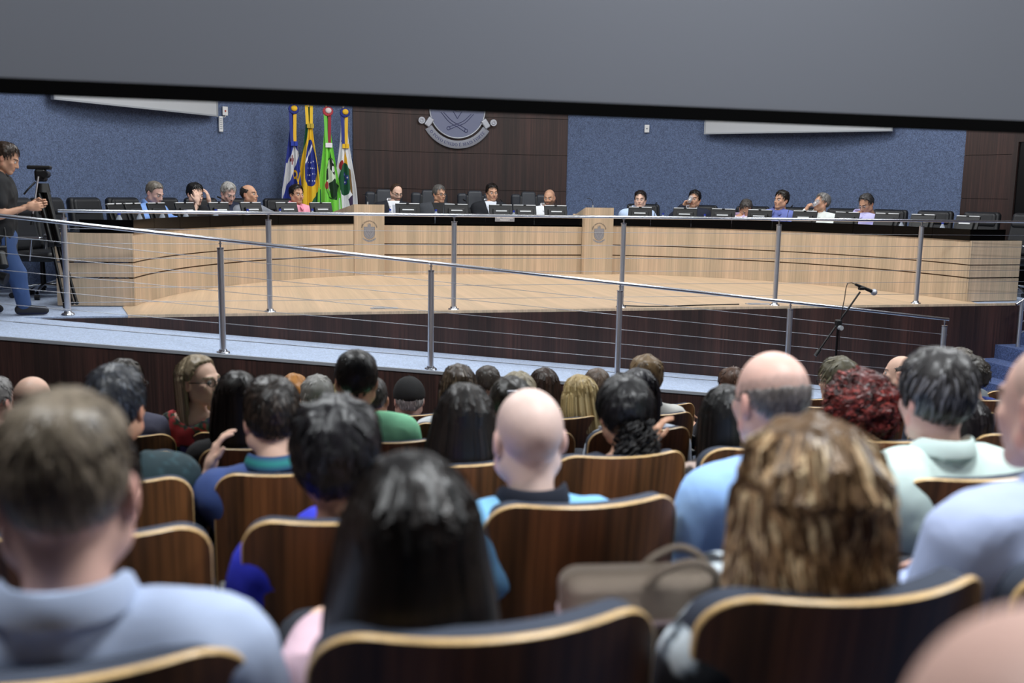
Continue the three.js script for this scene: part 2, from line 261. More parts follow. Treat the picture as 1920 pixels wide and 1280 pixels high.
{
  const t = thing('presiding_table', 'straight pale wood presiding table with black glass upstand between the two lecterns', 'desk'); const x0 = -1.593, x1 = 1.18, zf = -13.28, w = x1 - x0, cx = (x0 + x1) / 2;
  mesh('carcass', box(w, 0.65, 0.04, cx, HS + 0.335, zf - 0.04), M.groove, t);
  for (let b = 0; b < 3; b++) { const y0 = GB[b * 2] + 0.009, y1 = GB[b * 2 + 1]; mesh('front_board', box(w, y1 - y0, 0.02, cx, HS + (y0 + y1) / 2, zf - 0.01), M.oak, t); }
  mesh('desk_top', box(w, 0.018, 0.74, cx, DT - 0.009, zf - 0.37), M.oak, t);
  for (let i = 0; i < 4; i++) mesh('glass_pane', box(w / 4 - 0.006, 0.124, 0.014, x0 + w * (i + 0.5) / 4, DT + 0.063, zf - 0.004), M.blackGlass, t);
  mesh('glass_top', box(w, 0.005, 0.7, cx, DT + 0.004, zf - 0.37), M.blackGlass, t);
  const np = thing('nameplate', 'small two-line metal nameplate on the presiding table front', 'nameplate', [0.06, 1.985, -13.262]);
  mesh('plate', box(0.27, 0.075, 0.012, 0, 0, 0), M.plate, np);
  const cv = document.createElement('canvas'); cv.width = 512; cv.height = 140; const g = cv.getContext('2d'); g.fillStyle = '#8c8f97'; g.fillRect(0, 0, 512, 140); g.fillStyle = '#f2f2f4'; g.font = 'bold 58px sans-serif'; g.textAlign = 'center'; g.fillText('VER. FERNANDO', 256, 60); g.font = 'bold 46px sans-serif'; g.fillText('PRESIDENTE', 256, 118);
  const tx = new THREE.CanvasTexture(cv); tx.colorSpace = THREE.SRGBColorSpace; mesh('lettering', new THREE.PlaneGeometry(0.262, 0.07).translate(0, 0, 0.0075), std({ map: tx, roughness: 0.5 }), np);
}
// crest on the lecterns
const crestTex = (() => {
  const cv = document.createElement('canvas'); cv.width = cv.height = 512; const g = cv.getContext('2d'); g.clearRect(0, 0, 512, 512);
  g.fillStyle = '#8e8f96'; g.strokeStyle = '#6a6c76'; g.lineWidth = 5;
  g.beginPath(); g.moveTo(150, 190); g.lineTo(362, 190); g.lineTo(362, 330); g.quadraticCurveTo(350, 410, 256, 432); g.quadraticCurveTo(162, 410, 150, 330); g.closePath(); g.fill(); g.stroke();
  g.fillRect(222, 150, 64, 50); for (const x of [222, 246, 270]) g.fillRect(x, 138, 16, 16);
  g.fillStyle = '#5c5e68'; g.fillRect(226, 126, 10, 8); g.beginPath(); g.arc(254, 130, 9, 0, 7); g.fill(); g.fillRect(272, 126, 10, 8);
  g.strokeStyle = '#71737d'; g.lineWidth = 6; g.beginPath(); g.moveTo(160, 240); g.quadraticCurveTo(170, 380, 256, 405); g.quadraticCurveTo(342, 380, 352, 240); g.stroke();
  g.beginPath(); g.moveTo(190, 240); g.lineTo(262, 380); g.moveTo(322, 240); g.lineTo(250, 380); g.moveTo(230, 250); g.lineTo(256, 310); g.lineTo(284, 250); g.stroke();
  g.beginPath(); g.arc(215, 280, 16, 0, 7); g.moveTo(312, 280); g.arc(298, 280, 16, 0, 7); g.stroke();
  g.strokeStyle = '#9a9ba1'; g.lineWidth = 34; g.beginPath(); g.arc(256, 330, 138, 0.28 * Math.PI, 0.72 * Math.PI); g.stroke(); g.lineWidth = 26; g.beginPath(); g.moveTo(130, 410); g.lineTo(158, 440); g.moveTo(382, 410); g.lineTo(354, 440); g.stroke();
  const arc = (s, R, cy, a0, a1, up, px) => { g.font = 'bold ' + px + 'px serif'; g.textAlign = 'center'; g.fillStyle = '#4c4d55'; [...s].forEach((c, i) => { const a = lerp(a0, a1, (i + 0.5) / s.length); g.save(); g.translate(256 + R * Math.sin(a), cy - R * Math.cos(a) * up); g.rotate(a * up); g.fillText(c, 0, px * 0.35); g.restore(); }); };
  arc('PODER LEGISLATIVO MUNICIPAL', 150, 226, -1.45, 1.45, 1, 32); arc('O POVO UNIDO É MAIS FORTE', 138, 330, -0.8, 0.8, -1, 17);
  const t = new THREE.CanvasTexture(cv); t.colorSpace = THREE.SRGBColorSpace; return t;
})();
function lectern(label, x0, x1, fl, fr) {
  const t = thing('lectern', label, 'lectern'), zf = -13.16, D = 0.56, yf = HS + 0.935, yb = HS + 0.80;
  const g = new THREE.BufferGeometry(), P = { a: [x0, zf], b: [x1, zf], c: [x1 + fr, zf - D], d: [x0 - fl, zf - D] };
  const p = [], uv = [], quad = (q, U) => { for (const i of [0, 1, 2, 0, 2, 3]) { p.push(...q[i]); uv.push(...U[i]); } };
  const side = (A, B, yA, yB) => { const L = Math.hypot(A[0] - B[0], A[1] - B[1]); quad([[A[0], HS, A[1]], [B[0], HS, B[1]], [B[0], yB, B[1]], [A[0], yA, A[1]]], [[0, 0], [L, 0], [L, yB - HS], [0, yA - HS]]); };
  side(P.a, P.b, yf, yf); side(P.b, P.c, yf, yb); side(P.c, P.d, yb, yb); side(P.d, P.a, yb, yf); quad([[...[P.a[0], yf, P.a[1]]], [P.b[0], yf, P.b[1]], [P.c[0], yb, P.c[1]], [P.d[0], yb, P.d[1]]], [[0, 0], [0.4, 0], [0.4, D], [0, D]]);
  g.setAttribute('position', new THREE.Float32BufferAttribute(p, 3)); g.setAttribute('uv', new THREE.Float32BufferAttribute(uv, 2)); g.computeVertexNormals();
  mesh('body', g, M.oak, t);
  mesh('top_joint', box(x1 - x0 + 0.002, 0.008, 0.006, (x0 + x1) / 2, yf - 0.115, zf), M.groove, t);
  mesh('crest', new THREE.PlaneGeometry(0.34, 0.34).translate((x0 + x1) / 2, HS + 0.60, zf + 0.004), std({ map: crestTex, transparent: true, roughness: 0.6 }), t);
  mesh('reading_ledge', box(x1 - x0, 0.03, 0.03, (x0 + x1) / 2, yb + 0.02, zf - D + 0.02), M.oak, t);
  const mic = thing('gooseneck_microphone', 'thin gooseneck microphone on the lectern ' + label.replace(/.*crest /, ''), 'microphone');
  const mx = (x0 + x1) / 2, mz = zf - 0.35, my = yb + 0.055; mesh('stem', tube([[mx, my, mz], [mx + 0.02, my + 0.14, mz], [mx - 0.01, my + 0.2, mz - 0.04], [mx - 0.04, my + 0.2, mz - 0.1]], 0.004), M.plasticBlack, mic); mesh('capsule', rod([mx + 0.018, my + 0.06, mz], [mx + 0.02, my + 0.11, mz], 0.01), M.plasticGrey, mic);
}
lectern('pale wooden lectern with crest left of the presiding table', -1.993, -1.597, 0.28, 0.0);
lectern('pale wooden lectern with crest right of the presiding table', 1.184, 1.6, 0.0, 0.0);
// ---------- crest on the wood wall ----------
{
  const t = thing('wall_crest', 'round silver crest with scroll on the dark wood wall', 'crest', [-0.15, HS + 2.38, -15.53]), R = 0.44;
  mesh('disc', new THREE.CylinderGeometry(R, R, 0.04, 64).rotateX(Math.PI / 2), std({ color: 0x767b94, metalness: 0.3, roughness: 0.45 }), t);
  mesh('disc_rim', new THREE.TorusGeometry(R - 0.005, 0.012, 10, 64).translate(0, 0, 0.02), M.silver, t);
  const line = std({ color: 0x3c4068, roughness: 0.6 });
  const curve = (pts, r = 0.005) => tube(pts.map(([x, y]) => [x, y, 0.023]), r, 20, 6);
  mesh('crossed_stems', merge([curve([[-0.26, -0.05], [-0.12, -0.2], [0.02, -0.275], [0.125, -0.34]]), curve([[-0.22, -0.05], [-0.08, -0.18], [0.06, -0.25], [0.15, -0.3]]), curve([[0.26, -0.06], [0.12, -0.2], [-0.02, -0.26], [-0.13, -0.31]]), curve([[0.22, -0.06], [0.1, -0.17], [-0.02, -0.225], [-0.14, -0.27]]),
    new THREE.TorusGeometry(0.025, 0.005, 6, 20).translate(0.14, -0.32, 0.023), new THREE.TorusGeometry(0.025, 0.005, 6, 20).translate(-0.14, -0.29, 0.023), curve([[-0.07, -0.03], [-0.03, -0.09], [0.0, -0.14]]), curve([[0.07, -0.03], [0.03, -0.09], [0.0, -0.14]])]), line, t);
  mesh('shield', new THREE.ExtrudeGeometry(new THREE.Shape([[-0.2, 0.3], [0.2, 0.3], [0.2, 0.05], [0, -0.02], [-0.2, 0.05]].map((p) => new THREE.Vector2(...p))), { depth: 0.02, bevelSize: 0.005, bevelThickness: 0.005 }).translate(0, 0, 0.02), M.silver, t);
  // scroll with lettering
  const ri = 0.475, ro = 0.60, A0 = -58 * DEG, A1 = 58 * DEG, pos = [], uv = [], idx = [], n = 60;
  for (let i = 0; i <= n; i++) { const a = lerp(A0, A1, i / n); for (const [r, z, v] of [[ri, 0.0, 0], [ri, 0.03, 0], [ri + 0.005, 0.04, 0.02], [ro - 0.005, 0.04, 0.98], [ro, 0.03, 1], [ro, 0, 1]]) { pos.push(r * Math.sin(a), -r * Math.cos(a), z); uv.push(i / n, 1 - v); } }
  for (let i = 0; i < n; i++) for (let k = 0; k < 5; k++) { const b = i * 6 + k; idx.push(b, b + 1, b + 6, b + 1, b + 7, b + 6); }
  const g = new THREE.BufferGeometry(); g.setAttribute('position', new THREE.Float32BufferAttribute(pos, 3)); g.setAttribute('uv', new THREE.Float32BufferAttribute(uv, 2)); g.setIndex(idx); g.computeVertexNormals();
  const cv = document.createElement('canvas'); cv.width = 2048; cv.height = 224; const c = cv.getContext('2d'); c.fillStyle = '#8f919b'; c.fillRect(0, 0, 2048, 224); c.fillStyle = '#44486e'; c.font = 'bold 128px serif'; c.textAlign = 'center'; c.fillText('O POVO UNIDO É MAIS FORTE', 1024, 158, 1840);
  const tx = new THREE.CanvasTexture(cv); tx.colorSpace = THREE.SRGBColorSpace; mesh('scroll', g, std({ map: tx, metalness: 0.3, roughness: 0.4, side: THREE.DoubleSide }), t);
  for (const s of [-1, 1]) { const a = 62 * DEG * s, x = 0.545 * Math.sin(a), y = -0.545 * Math.cos(a); const q = new THREE.Quaternion().setFromAxisAngle(V(0, 0, 1), a * 0.55);
    mesh('scroll_end', rbox(0.1, 0.15, 0.05, 0.02, 0, 0.06, 0.035).applyQuaternion(q).translate(x, y, 0), M.plate, t); mesh('scroll_curl', merge([new THREE.CylinderGeometry(0.052, 0.052, 0.07, 20).rotateX(Math.PI / 2), new THREE.TorusGeometry(0.024, 0.008, 6, 16).translate(0, 0, 0.038)]).translate(x + 0.085 * s, y + 0.07, 0.04), M.plate, t); }
}
// ---------- small things on the walls and platform ----------
{
  const w1 = thing('wall_switch', 'small white wall plate beside the left board', 'switch', [-3.6, 3.37, -14.42], 24 * DEG); mesh('plate', rbox(0.075, 0.12, 0.02, 0.006), M.white, w1); mesh('button', rbox(0.02, 0.025, 0.008, 0.003, 0, 0, 0.012), std({ color: 0xb05a4a }), w1);
  const rc = thing('remote_handset', 'white corded handset hanging on the blue wall', 'handset', [-3.66, 3.19, -14.37], 24 * DEG); mesh('handset', rbox(0.06, 0.21, 0.03, 0.012), M.white, rc); for (let i = 0; i < 6; i++) mesh('button', rbox(0.034, 0.01, 0.004, 0.002, 0, 0.07 - i * 0.026, 0.016), M.plasticGrey, rc); mesh('cord', tube([[0.02, 0.1, 0], [0.06, 0.1, 0.01], [0.07, 0.14, 0]], 0.004), M.white, rc);
  const w2 = thing('wall_switch', 'small white wall plate on the blue wall left of the right board', 'switch', [2.76, 3.37, -14.9], -26 * DEG); mesh('plate', rbox(0.075, 0.12, 0.02, 0.006), M.white, w2); mesh('button', rbox(0.03, 0.02, 0.006, 0.002, 0, 0, 0.012), M.plasticGrey, w2);
  for (const [x, z, l] of [[-2.09, -9.43, 'left'], [1.84, -9.40, 'right']]) { const f = thing('floor_box', 'small silver floor socket plate near the platform edge, ' + l, 'floor socket', [x, HS + 0.008, z]); mesh('plate', box(0.26, 0.006, 0.1, 0, 0.003, 0), M.silver, f); mesh('lid', box(0.1, 0.004, 0.08, -0.05, 0.008, 0), M.plasticGrey, f); }
  top('floor_cable', tube([[0.29, HS + 0.02, -9.33], [0.5, HS + 0.014, -9.3], [0.8, HS + 0.014, -9.28], [1.1, HS + 0.014, -9.33], [1.6, HS + 0.014, -9.37]], 0.006, 40, 6), M.plasticBlack, 'thin black cable lying along the platform edge', 'cable');
}
// ---------- auditorium chairs ----------
const BACKW = 0.263, BACKY0 = 0.38, BACKY1 = 0.88;
function backPoint(u, y, dz) { const hw = u * BACKW; return [hw, y, -0.1 + 0.1 * u * u + (BACKY1 - y) * 0.14 + dz]; }   // local: sitter faces +z
function halfW(y) { const r = 0.085, t = y - (BACKY1 - r); if (t > 0) return (BACKW - r + Math.sqrt(Math.max(0, r * r - t * t))) / BACKW; const b = BACKY0 + 0.04 - y; return b > 0 ? 1 - b * 0.6 : 1; }
function backSheet(z, n, flip, inset = 0) {
  const pos = [], uv = [], idx = [], ny = 18, nx = 20;
  for (let j = 0; j <= ny; j++) { const t = j / ny, y = lerp(BACKY0 + inset, BACKY1 - inset, t < 0.6 ? t * 1.2 : 0.72 + (1 - (1 - (t - 0.6) / 0.4) ** 2) * 0.28), w = halfW(Math.min(y + inset * 0.6, BACKY1 - 1e-6)) - inset / BACKW; for (let i = 0; i <= nx; i++) { const u = lerp(-w, w, i / nx), p = backPoint(u, y, z); pos.push(...p); uv.push(p[0], p[1]); } }
  for (let j = 0; j < ny; j++) for (let i = 0; i < nx; i++) { const a = j * (nx + 1) + i, b = a + 1, c = a + nx + 1, d = c + 1; if (flip) idx.push(a, c, b, b, c, d); else idx.push(a, b, c, b, d, c); }
  const g = new THREE.BufferGeometry(); g.setAttribute('position', new THREE.Float32BufferAttribute(pos, 3)); g.setAttribute('uv', new THREE.Float32BufferAttribute(uv, 2)); g.setIndex(idx); g.computeVertexNormals(); return g;
}
function backEdge(z0, z1, inset = 0) {   // band closing the outline between depths z0 and z1, slightly rounded
  const out = []; const N = 14, w0 = (y) => halfW(Math.min(y, BACKY1 - 1e-6)) - inset / BACKW;
  for (let i = 0; i <= 8; i++) out.push([-w0(lerp(BACKY0 + inset, BACKY1 - 0.085, i / 8)), lerp(BACKY0 + inset, BACKY1 - 0.085, i / 8)]);
  for (let i = 1; i <= N; i++) { const a = i / N * Math.PI / 2, r = 0.085 - inset; out.push([-(BACKW - 0.085 + r * Math.cos(a)) / BACKW, BACKY1 - 0.085 + r * Math.sin(a)]); }
  const top = []; for (let i = 1; i < 16; i++) top.push([lerp(-(BACKW - 0.085) / BACKW, (BACKW - 0.085) / BACKW, i / 16), BACKY1 - inset]);
  const all = [...out, ...top, ...out.slice().reverse().map(([u, y]) => [-u, y])];
  const bot = []; for (let i = 1; i < 10; i++) bot.push([lerp(-all[0][0], all[0][0], i / 10), BACKY0 + inset]); all.push(...bot);
  const pos = [], uv = [], idx = [], n = all.length, prof = [[0, -0.001], [0.15, 0.0022], [0.5, 0.003], [0.85, 0.0022], [1, -0.001]];
  let L = 0; for (let i = 0; i <= n; i++) { const [u, y] = all[i % n], p = all[(i + n - 1) % n], q = all[(i + 1) % n]; let tx = (q[0] - p[0]) * BACKW, ty = q[1] - p[1]; const l = Math.hypot(tx, ty); tx /= l; ty /= l; L += l / 2; for (const [t, o] of prof) { const P = backPoint(u, y, lerp(z0, z1, t)); pos.push(P[0] - ty * o * 1, P[1] + tx * o * 1, P[2]); uv.push(L, t * 0.03); } }
  for (let i = 0; i < n; i++) for (let k = 0; k < 4; k++) { const b = i * 5 + k; idx.push(b, b + 1, b + 5, b + 1, b + 6, b + 5); }
  const g = new THREE.BufferGeometry(); g.setAttribute('position', new THREE.Float32BufferAttribute(pos, 3)); g.setAttribute('uv', new THREE.Float32BufferAttribute(uv, 2)); g.setIndex(idx); g.computeVertexNormals(); return g;
}
const ROWN = ['row nearest the camera', 'second row from the camera', 'third row from the camera', 'fourth row from the camera', 'fifth row from the camera', 'front row by the ramp'];
const ORD = ['first', 'second', 'third', 'fourth', 'fifth', 'sixth', 'seventh', 'eighth', 'ninth', 'tenth', 'eleventh', 'twelfth', 'thirteenth', 'fourteenth', 'fifteenth', 'sixteenth', 'seventeenth', 'eighteenth', 'nineteenth', 'twentieth', 'twenty-first', 'twenty-second', 'twenty-third', 'twenty-fourth'];
const chair0 = thing('auditorium_chair', '', 'chair', [0, 0, 0], Math.PI, 'plywood auditorium chairs');
{
  mesh('back_shell', mergeGeometries([backSheet(0, 0, true), backSheet(0.016, 0, false)], false), M.veneer, chair0);
  mesh('edge_band', backEdge(0, 0.016), M.ply, chair0);
  mesh('back_cushion', mergeGeometries([backSheet(0.078, 0, false, 0.012), backEdge(0.0165, 0.078, 0.008)], false), M.cushion, chair0);
  mesh('seat_cushion', rbox(0.49, 0.09, 0.46, 0.035, 0, 0.415, 0.27), M.cushion, chair0);
  mesh('seat_shell', rbox(0.5, 0.02, 0.46, 0.009, 0, 0.358, 0.26), M.veneer, chair0);
  for (const s of [-1, 1]) { mesh('leg', merge([box(0.045, 0.36, 0.06, s * 0.235, 0.18, 0.2), box(0.06, 0.02, 0.3, s * 0.235, 0.01, 0.2)]), M.blackPaint, chair0); mesh('armrest', rbox(0.03, 0.03, 0.24, 0.012, s * 0.28, 0.59, 0.2), M.plasticBlack, chair0); mesh('arm_support', box(0.024, 0.22, 0.05, s * 0.28, 0.48, 0.15), M.blackPaint, chair0); }
}
const X0 = [-3.262, -3.36, -3.458, -3.557, -3.655, -3.754], COLS = [[-1, 2], [-1, 3], [-2, 5], [-2, 6], [-3, 8], [-3, 10]];
let firstChair = true;
for (let k = 0; k < 6; k++) for (let j = COLS[k][0], n = 0; j <= COLS[k][1]; j++, n++) {
  const lab = 'curved plywood auditorium chair, ' + ORD[n] + ' from the left in the ' + ROWN[k];
  const c = firstChair ? chair0 : copy(chair0, lab); c.userData.label = lab; firstChair = false;
  c.position.set(X0[k] + 0.263 + 0.597 * j, ROWY[k], ROWZ[k] + 0.0); 
}
{ const c = copy(chair0, 'curved plywood auditorium chair in the right foreground under the blurred bald head'); c.position.set(-2.85, 0.86, -0.1); }
// ---------- office chairs ----------
function officeChair(big) {
  const t = new THREE.Group(); t.name = big ? 'executive_chair' : 'office_chair';
  const lm = big ? M.leatherGrey : M.leather;
  const slab = (w, h, d, y, z, bulge, r = 0.05) => { const g = new RoundedBoxGeometry(w, h, d, 5, Math.min(r, d / 2 - 0.002)); const p = g.attributes.position; for (let i = 0; i < p.count; i++) { const X = p.getX(i) / (w / 2), Yy = p.getY(i) / (h / 2); p.setZ(i, p.getZ(i) + bulge * X * X); p.setX(i, p.getX(i) * (1 - 0.1 * Math.max(0, Yy) ** 2)); } g.computeVertexNormals(); g.rotateX(-0.14); return g.translate(0, y, z); };
  mesh('backrest', slab(0.54, 0.58, 0.1, 0.79, -0.27, 0.05), M.leather, t);
  mesh('headrest', big ? slab(0.24, 0.3, 0.09, 0.99, -0.26, 0.02) : slab(0.46, 0.2, 0.1, 0.97, -0.265, 0.045), lm, t);
  if (big) for (const s of [-1, 1]) mesh('wing', rbox(0.15, 0.36, 0.1, 0.045, s * 0.2, 0.92, -0.25), M.leatherGrey, t);
  mesh('seat', rbox(0.52, 0.11, 0.5, 0.05, 0, 0.46, 0), M.leather, t);
  mesh('back_shell', slab(0.48, 0.5, 0.02, 0.78, -0.325, 0.05, 0.009), M.plasticBlack, t);
  for (const s of [-1, 1]) mesh('armrest', merge([rbox(0.06, 0.035, 0.28, 0.015, s * 0.265, 0.66, 0.02), rod([s * 0.25, 0.42, 0.02], [s * 0.265, 0.65, 0.06], 0.014), rod([s * 0.265, 0.65, -0.1], [s * 0.26, 0.44, -0.12], 0.014)]), M.chrome, t);
  mesh('gas_lift', rod([0, 0.1, 0], [0, 0.41, 0], 0.028, 0.022), M.plasticBlack, t);
  for (let i = 0; i < 5; i++) { const a = i * 72 * DEG, x = Math.sin(a) * 0.29, z = Math.cos(a) * 0.29; const l = mesh('base_leg', tube([[0, 0.14, 0], [x * 0.5, 0.125, z * 0.5], [x, 0.075, z]], 0.018, 8, 8), M.chrome, t); mesh('caster', new THREE.CylinderGeometry(0.028, 0.028, 0.045, 14).rotateZ(Math.PI / 2).rotateY(a).translate(x, 0.029, z), M.plasticBlack, l); }
  return t;
}
const oc = officeChair(false), ec = officeChair(true);
function putChair(src, p, turn, label, group) { const c = src.clone(); c.name = numbered(src.name); c.position.copy(p); c.rotation.y = turn; if (src === oc) c.scale.set(1, 0.91, 1); tag(c, label, 'chair', group); scene.add(c); }
// chairs on the wings face the centre of the arc
const wingChairs = [[-66.5, 'empty black leather office chair at the left end of the desk'], [-60.3, 'empty black leather office chair left of the man in the blue shirt'], [-54.1, 'black leather office chair behind the grey-haired man in a blue shirt'], [-47.9, 'black leather office chair behind the man covering his face'], [-41.8, 'black leather office chair behind the grey-haired man in a navy jacket'], [-35.7, 'black leather office chair behind the balding man in a grey shirt'], [-29.6, 'black leather office chair behind the young man in pink'],
  [26, 'black leather office chair behind the dark-haired man in a pale blue shirt'], [34.6, 'black leather office chair behind the man in a navy jacket drinking'], [42.2, 'black leather office chair behind the man bowing his head'], [48.9, 'black leather office chair behind the man in a violet-blue shirt'], [55.4, 'black leather office chair behind the man in white drinking water'], [61.8, 'black leather office chair behind the man in a lilac shirt'], [68.1, 'empty black leather office chair, third from the right end of the desk'], [74.5, 'empty black leather office chair, second from the right end of the desk'], [81.2, 'empty black leather office chair at the right end of the desk']];
for (const [a, l] of wingChairs) putChair(oc, pol(5.62, a, HS), -a * DEG, l, 'office chairs along the curved desk');
[[-1.38, 'grey leather executive chair behind the bearded man in a dark suit'], [-0.70, 'grey leather executive chair behind the man in a grey suit'], [0.0, 'grey leather executive chair behind the man in a blue tie'], [0.84, 'grey leather executive chair behind the bald bearded man']].forEach(([x, l]) => putChair(ec, V(x, HS, -14.62), 0, l, 'executive chairs at the presiding table'));
putChair(oc, V(-5.33, HS, -10.85), 70 * DEG, 'black leather office chair with chrome base turned sideways by the cameraman');
// ---------- monitors ----------
function monitor() {
  const t = new THREE.Group(); t.name = 'desk_monitor';
  const tilt = (g) => g.rotateX(0.3).translate(0, 0.15, 0);     // screen faces +z (the councillor), back faces -z
  mesh('housing', tilt(merge([rbox(0.34, 0.22, 0.022, 0.008), rbox(0.24, 0.14, 0.03, 0.012, 0, -0.02, -0.02)])), M.plasticBlack, t);
  mesh('display', tilt(box(0.31, 0.185, 0.002, 0, 0.004, 0.012)), std({ color: 0x0b0c10, roughness: 0.15 }), t);
  mesh('top_edge_highlight', tilt(merge([rbox(0.325, 0.012, 0.03, 0.004, 0, 0.106, -0.004)])), M.edgeGrey, t);  // pale strip paints the overhead highlight along the top of the housing
  mesh('top_button', tilt(rbox(0.04, 0.014, 0.034, 0.004, 0, 0.106, -0.005)), M.plasticBlack, t);
  mesh('grip_slot', tilt(rbox(0.16, 0.018, 0.008, 0.003, 0, 0.012, -0.037)), M.edgeGrey, t);
  mesh('neck', rbox(0.09, 0.12, 0.03, 0.01, 0, 0.07, -0.01), M.plasticBlack, t);
  mesh('stand_base', merge([rbox(0.17, 0.014, 0.14, 0.006, 0, 0.007, 0), rbox(0.11, 0.02, 0.08, 0.008, 0, 0.02, -0.02)]), M.plate, t);
  return t;
}
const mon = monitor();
{
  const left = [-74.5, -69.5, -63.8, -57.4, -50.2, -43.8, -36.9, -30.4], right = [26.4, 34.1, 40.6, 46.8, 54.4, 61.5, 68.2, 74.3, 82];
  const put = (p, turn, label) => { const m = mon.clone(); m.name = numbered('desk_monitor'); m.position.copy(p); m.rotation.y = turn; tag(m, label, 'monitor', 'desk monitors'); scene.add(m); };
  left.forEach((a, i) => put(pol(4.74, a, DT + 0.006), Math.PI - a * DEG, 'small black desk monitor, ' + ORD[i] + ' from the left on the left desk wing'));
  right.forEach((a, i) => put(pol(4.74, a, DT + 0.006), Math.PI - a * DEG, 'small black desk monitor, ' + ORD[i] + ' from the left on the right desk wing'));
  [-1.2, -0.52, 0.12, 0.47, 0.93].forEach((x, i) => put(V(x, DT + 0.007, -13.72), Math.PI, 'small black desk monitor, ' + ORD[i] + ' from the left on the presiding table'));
  // water bottles
  const bt = new THREE.Group(); bt.name = 'water_bottle';
  mesh('bottle', new THREE.LatheGeometry([[0, 0], [0.028, 0], [0.031, 0.006], [0.031, 0.1], [0.029, 0.12], [0.014, 0.15], [0.012, 0.165], [0, 0.165]].map((p) => new THREE.Vector2(...p)), 20), phy({ color: 0xdfe8f5, roughness: 0.12, transmission: 0.6, thickness: 0, transparent: false }), bt);
  mesh('label_band', new THREE.CylinderGeometry(0.0315, 0.0315, 0.04, 20, 1, true).translate(0, 0.06, 0), std({ color: 0xc8d4ea, roughness: 0.5 }), bt);
  mesh('cap', new THREE.CylinderGeometry(0.015, 0.015, 0.024, 16).translate(0, 0.172, 0), std({ color: 0x2a3fae, roughness: 0.4 }), bt);
  const putB = (p, label) => { const m = bt.clone(); m.name = numbered('water_bottle'); m.position.copy(p); tag(m, label, 'bottle', 'water bottles on the desk'); scene.add(m); };
  [-78.5, -72, -65.8, -60, -53.2, -46.4, -39.8, -33.4].forEach((a, i) => putB(pol(4.6, a, DT + 0.006), 'water bottle with blue cap, ' + ORD[i] + ' from the left on the left desk wing'));
  [30.6, 37.9, 72.1, 79.4].forEach((a, i) => putB(pol(4.6, a, DT + 0.006), 'water bottle with blue cap, ' + ORD[i] + ' from the left on the right desk wing'));
  [[-1.46, -13.6], [-0.83, -13.6], [0.27, -13.58]].forEach(([x, z], i) => putB(V(x, DT + 0.007, z), 'water bottle with blue cap, ' + ORD[i] + ' from the left on the presiding table'));
  // gooseneck microphones
  const mk = (p, dir, label) => { const t = thing('gooseneck_microphone', label, 'microphone', [p.x, p.y, p.z], dir); mesh('foot', new THREE.CylinderGeometry(0.022, 0.026, 0.014, 16).translate(0, 0.007, 0), M.plasticBlack, t); mesh('stem', tube([[0, 0.01, 0], [0, 0.16, 0.01], [0, 0.27, -0.05], [0, 0.31, -0.13]], 0.004, 20, 6), M.plasticBlack, t); mesh('capsule', rod([0, 0.305, -0.12], [0, 0.32, -0.17], 0.009, 0.011), M.plasticBlack, t); };
  mk(pol(4.86, 28.8, DT + 0.006), -28 * DEG, 'thin gooseneck microphone by the man in a pale blue shirt'); mk(pol(4.86, 51, DT + 0.006), -51 * DEG, 'thin gooseneck microphone by the man in a violet-blue shirt'); mk(pol(4.86, -47, DT + 0.006), 47 * DEG, 'thin gooseneck microphone by the man covering his face');
  mk(V(-0.3, DT + 0.007, -13.9), 0.3, 'thin gooseneck microphone by the man in a grey suit'); mk(V(0.25, DT + 0.007, -13.98), 0.2, 'thin gooseneck microphone by the man in a blue tie'); mk(V(1.0, DT + 0.007, -13.95), -0.3, 'thin gooseneck microphone by the bald bearded man');
}
// ---------- microphone stand ----------
{
  const t = thing('microphone_stand', 'black boom microphone stand in front of the ramp', 'microphone stand', [1.5, 0, -7.4]);
  mesh('upright', rod([0, 0.04, 0], [0, 1.27, 0], 0.011), M.blackPaint, t); mesh('collar', rod([0, 0.86, 0], [0, 0.93, 0], 0.017), M.plasticBlack, t); mesh('clamp', rbox(0.05, 0.07, 0.05, 0.012, 0, 1.29, 0), M.plasticBlack, t); mesh('clamp_knob', rod([0, 1.26, 0.02], [0, 1.26, 0.055], 0.02), M.plasticGrey, t);
  mesh('boom', rod([-0.2, 1.02, 0], [0.19, 1.56, 0], 0.008), M.blackPaint, t); mesh('boom_weight', rod([-0.2, 1.02, 0], [-0.16, 1.075, 0], 0.016), M.plasticBlack, t);
  for (let i = 0; i < 3; i++) { const a = i * 120 * DEG + 0.4; mesh('foot', rod([0, 0.09, 0], [Math.sin(a) * 0.3, 0.012, Math.cos(a) * 0.3], 0.011), M.blackPaint, t); }
  const m = thing('microphone', 'silver-headed handheld microphone on the boom stand', 'microphone', [1.5, 0, -7.4]);
  mesh('handle', rod([0.14, 1.625, 0], [0.3, 1.565, 0], 0.011, 0.016, 14), M.plasticBlack, m); mesh('grille', new THREE.SphereGeometry(0.028, 18, 14).translate(0.325, 1.556, 0), M.silver, m); mesh('clip', rbox(0.05, 0.03, 0.04, 0.01, 0.2, 1.59, 0), M.plasticBlack, m);
  mesh('cable', tube([[0.14, 1.625, 0], [0.07, 1.64, 0], [0.03, 1.5, 0.02], [0.01, 1.32, 0.02], [0.02, 0.8, 0.02], [0.03, 0.1, 0.02]], 0.004, 40, 6), M.plasticBlack, m);
}
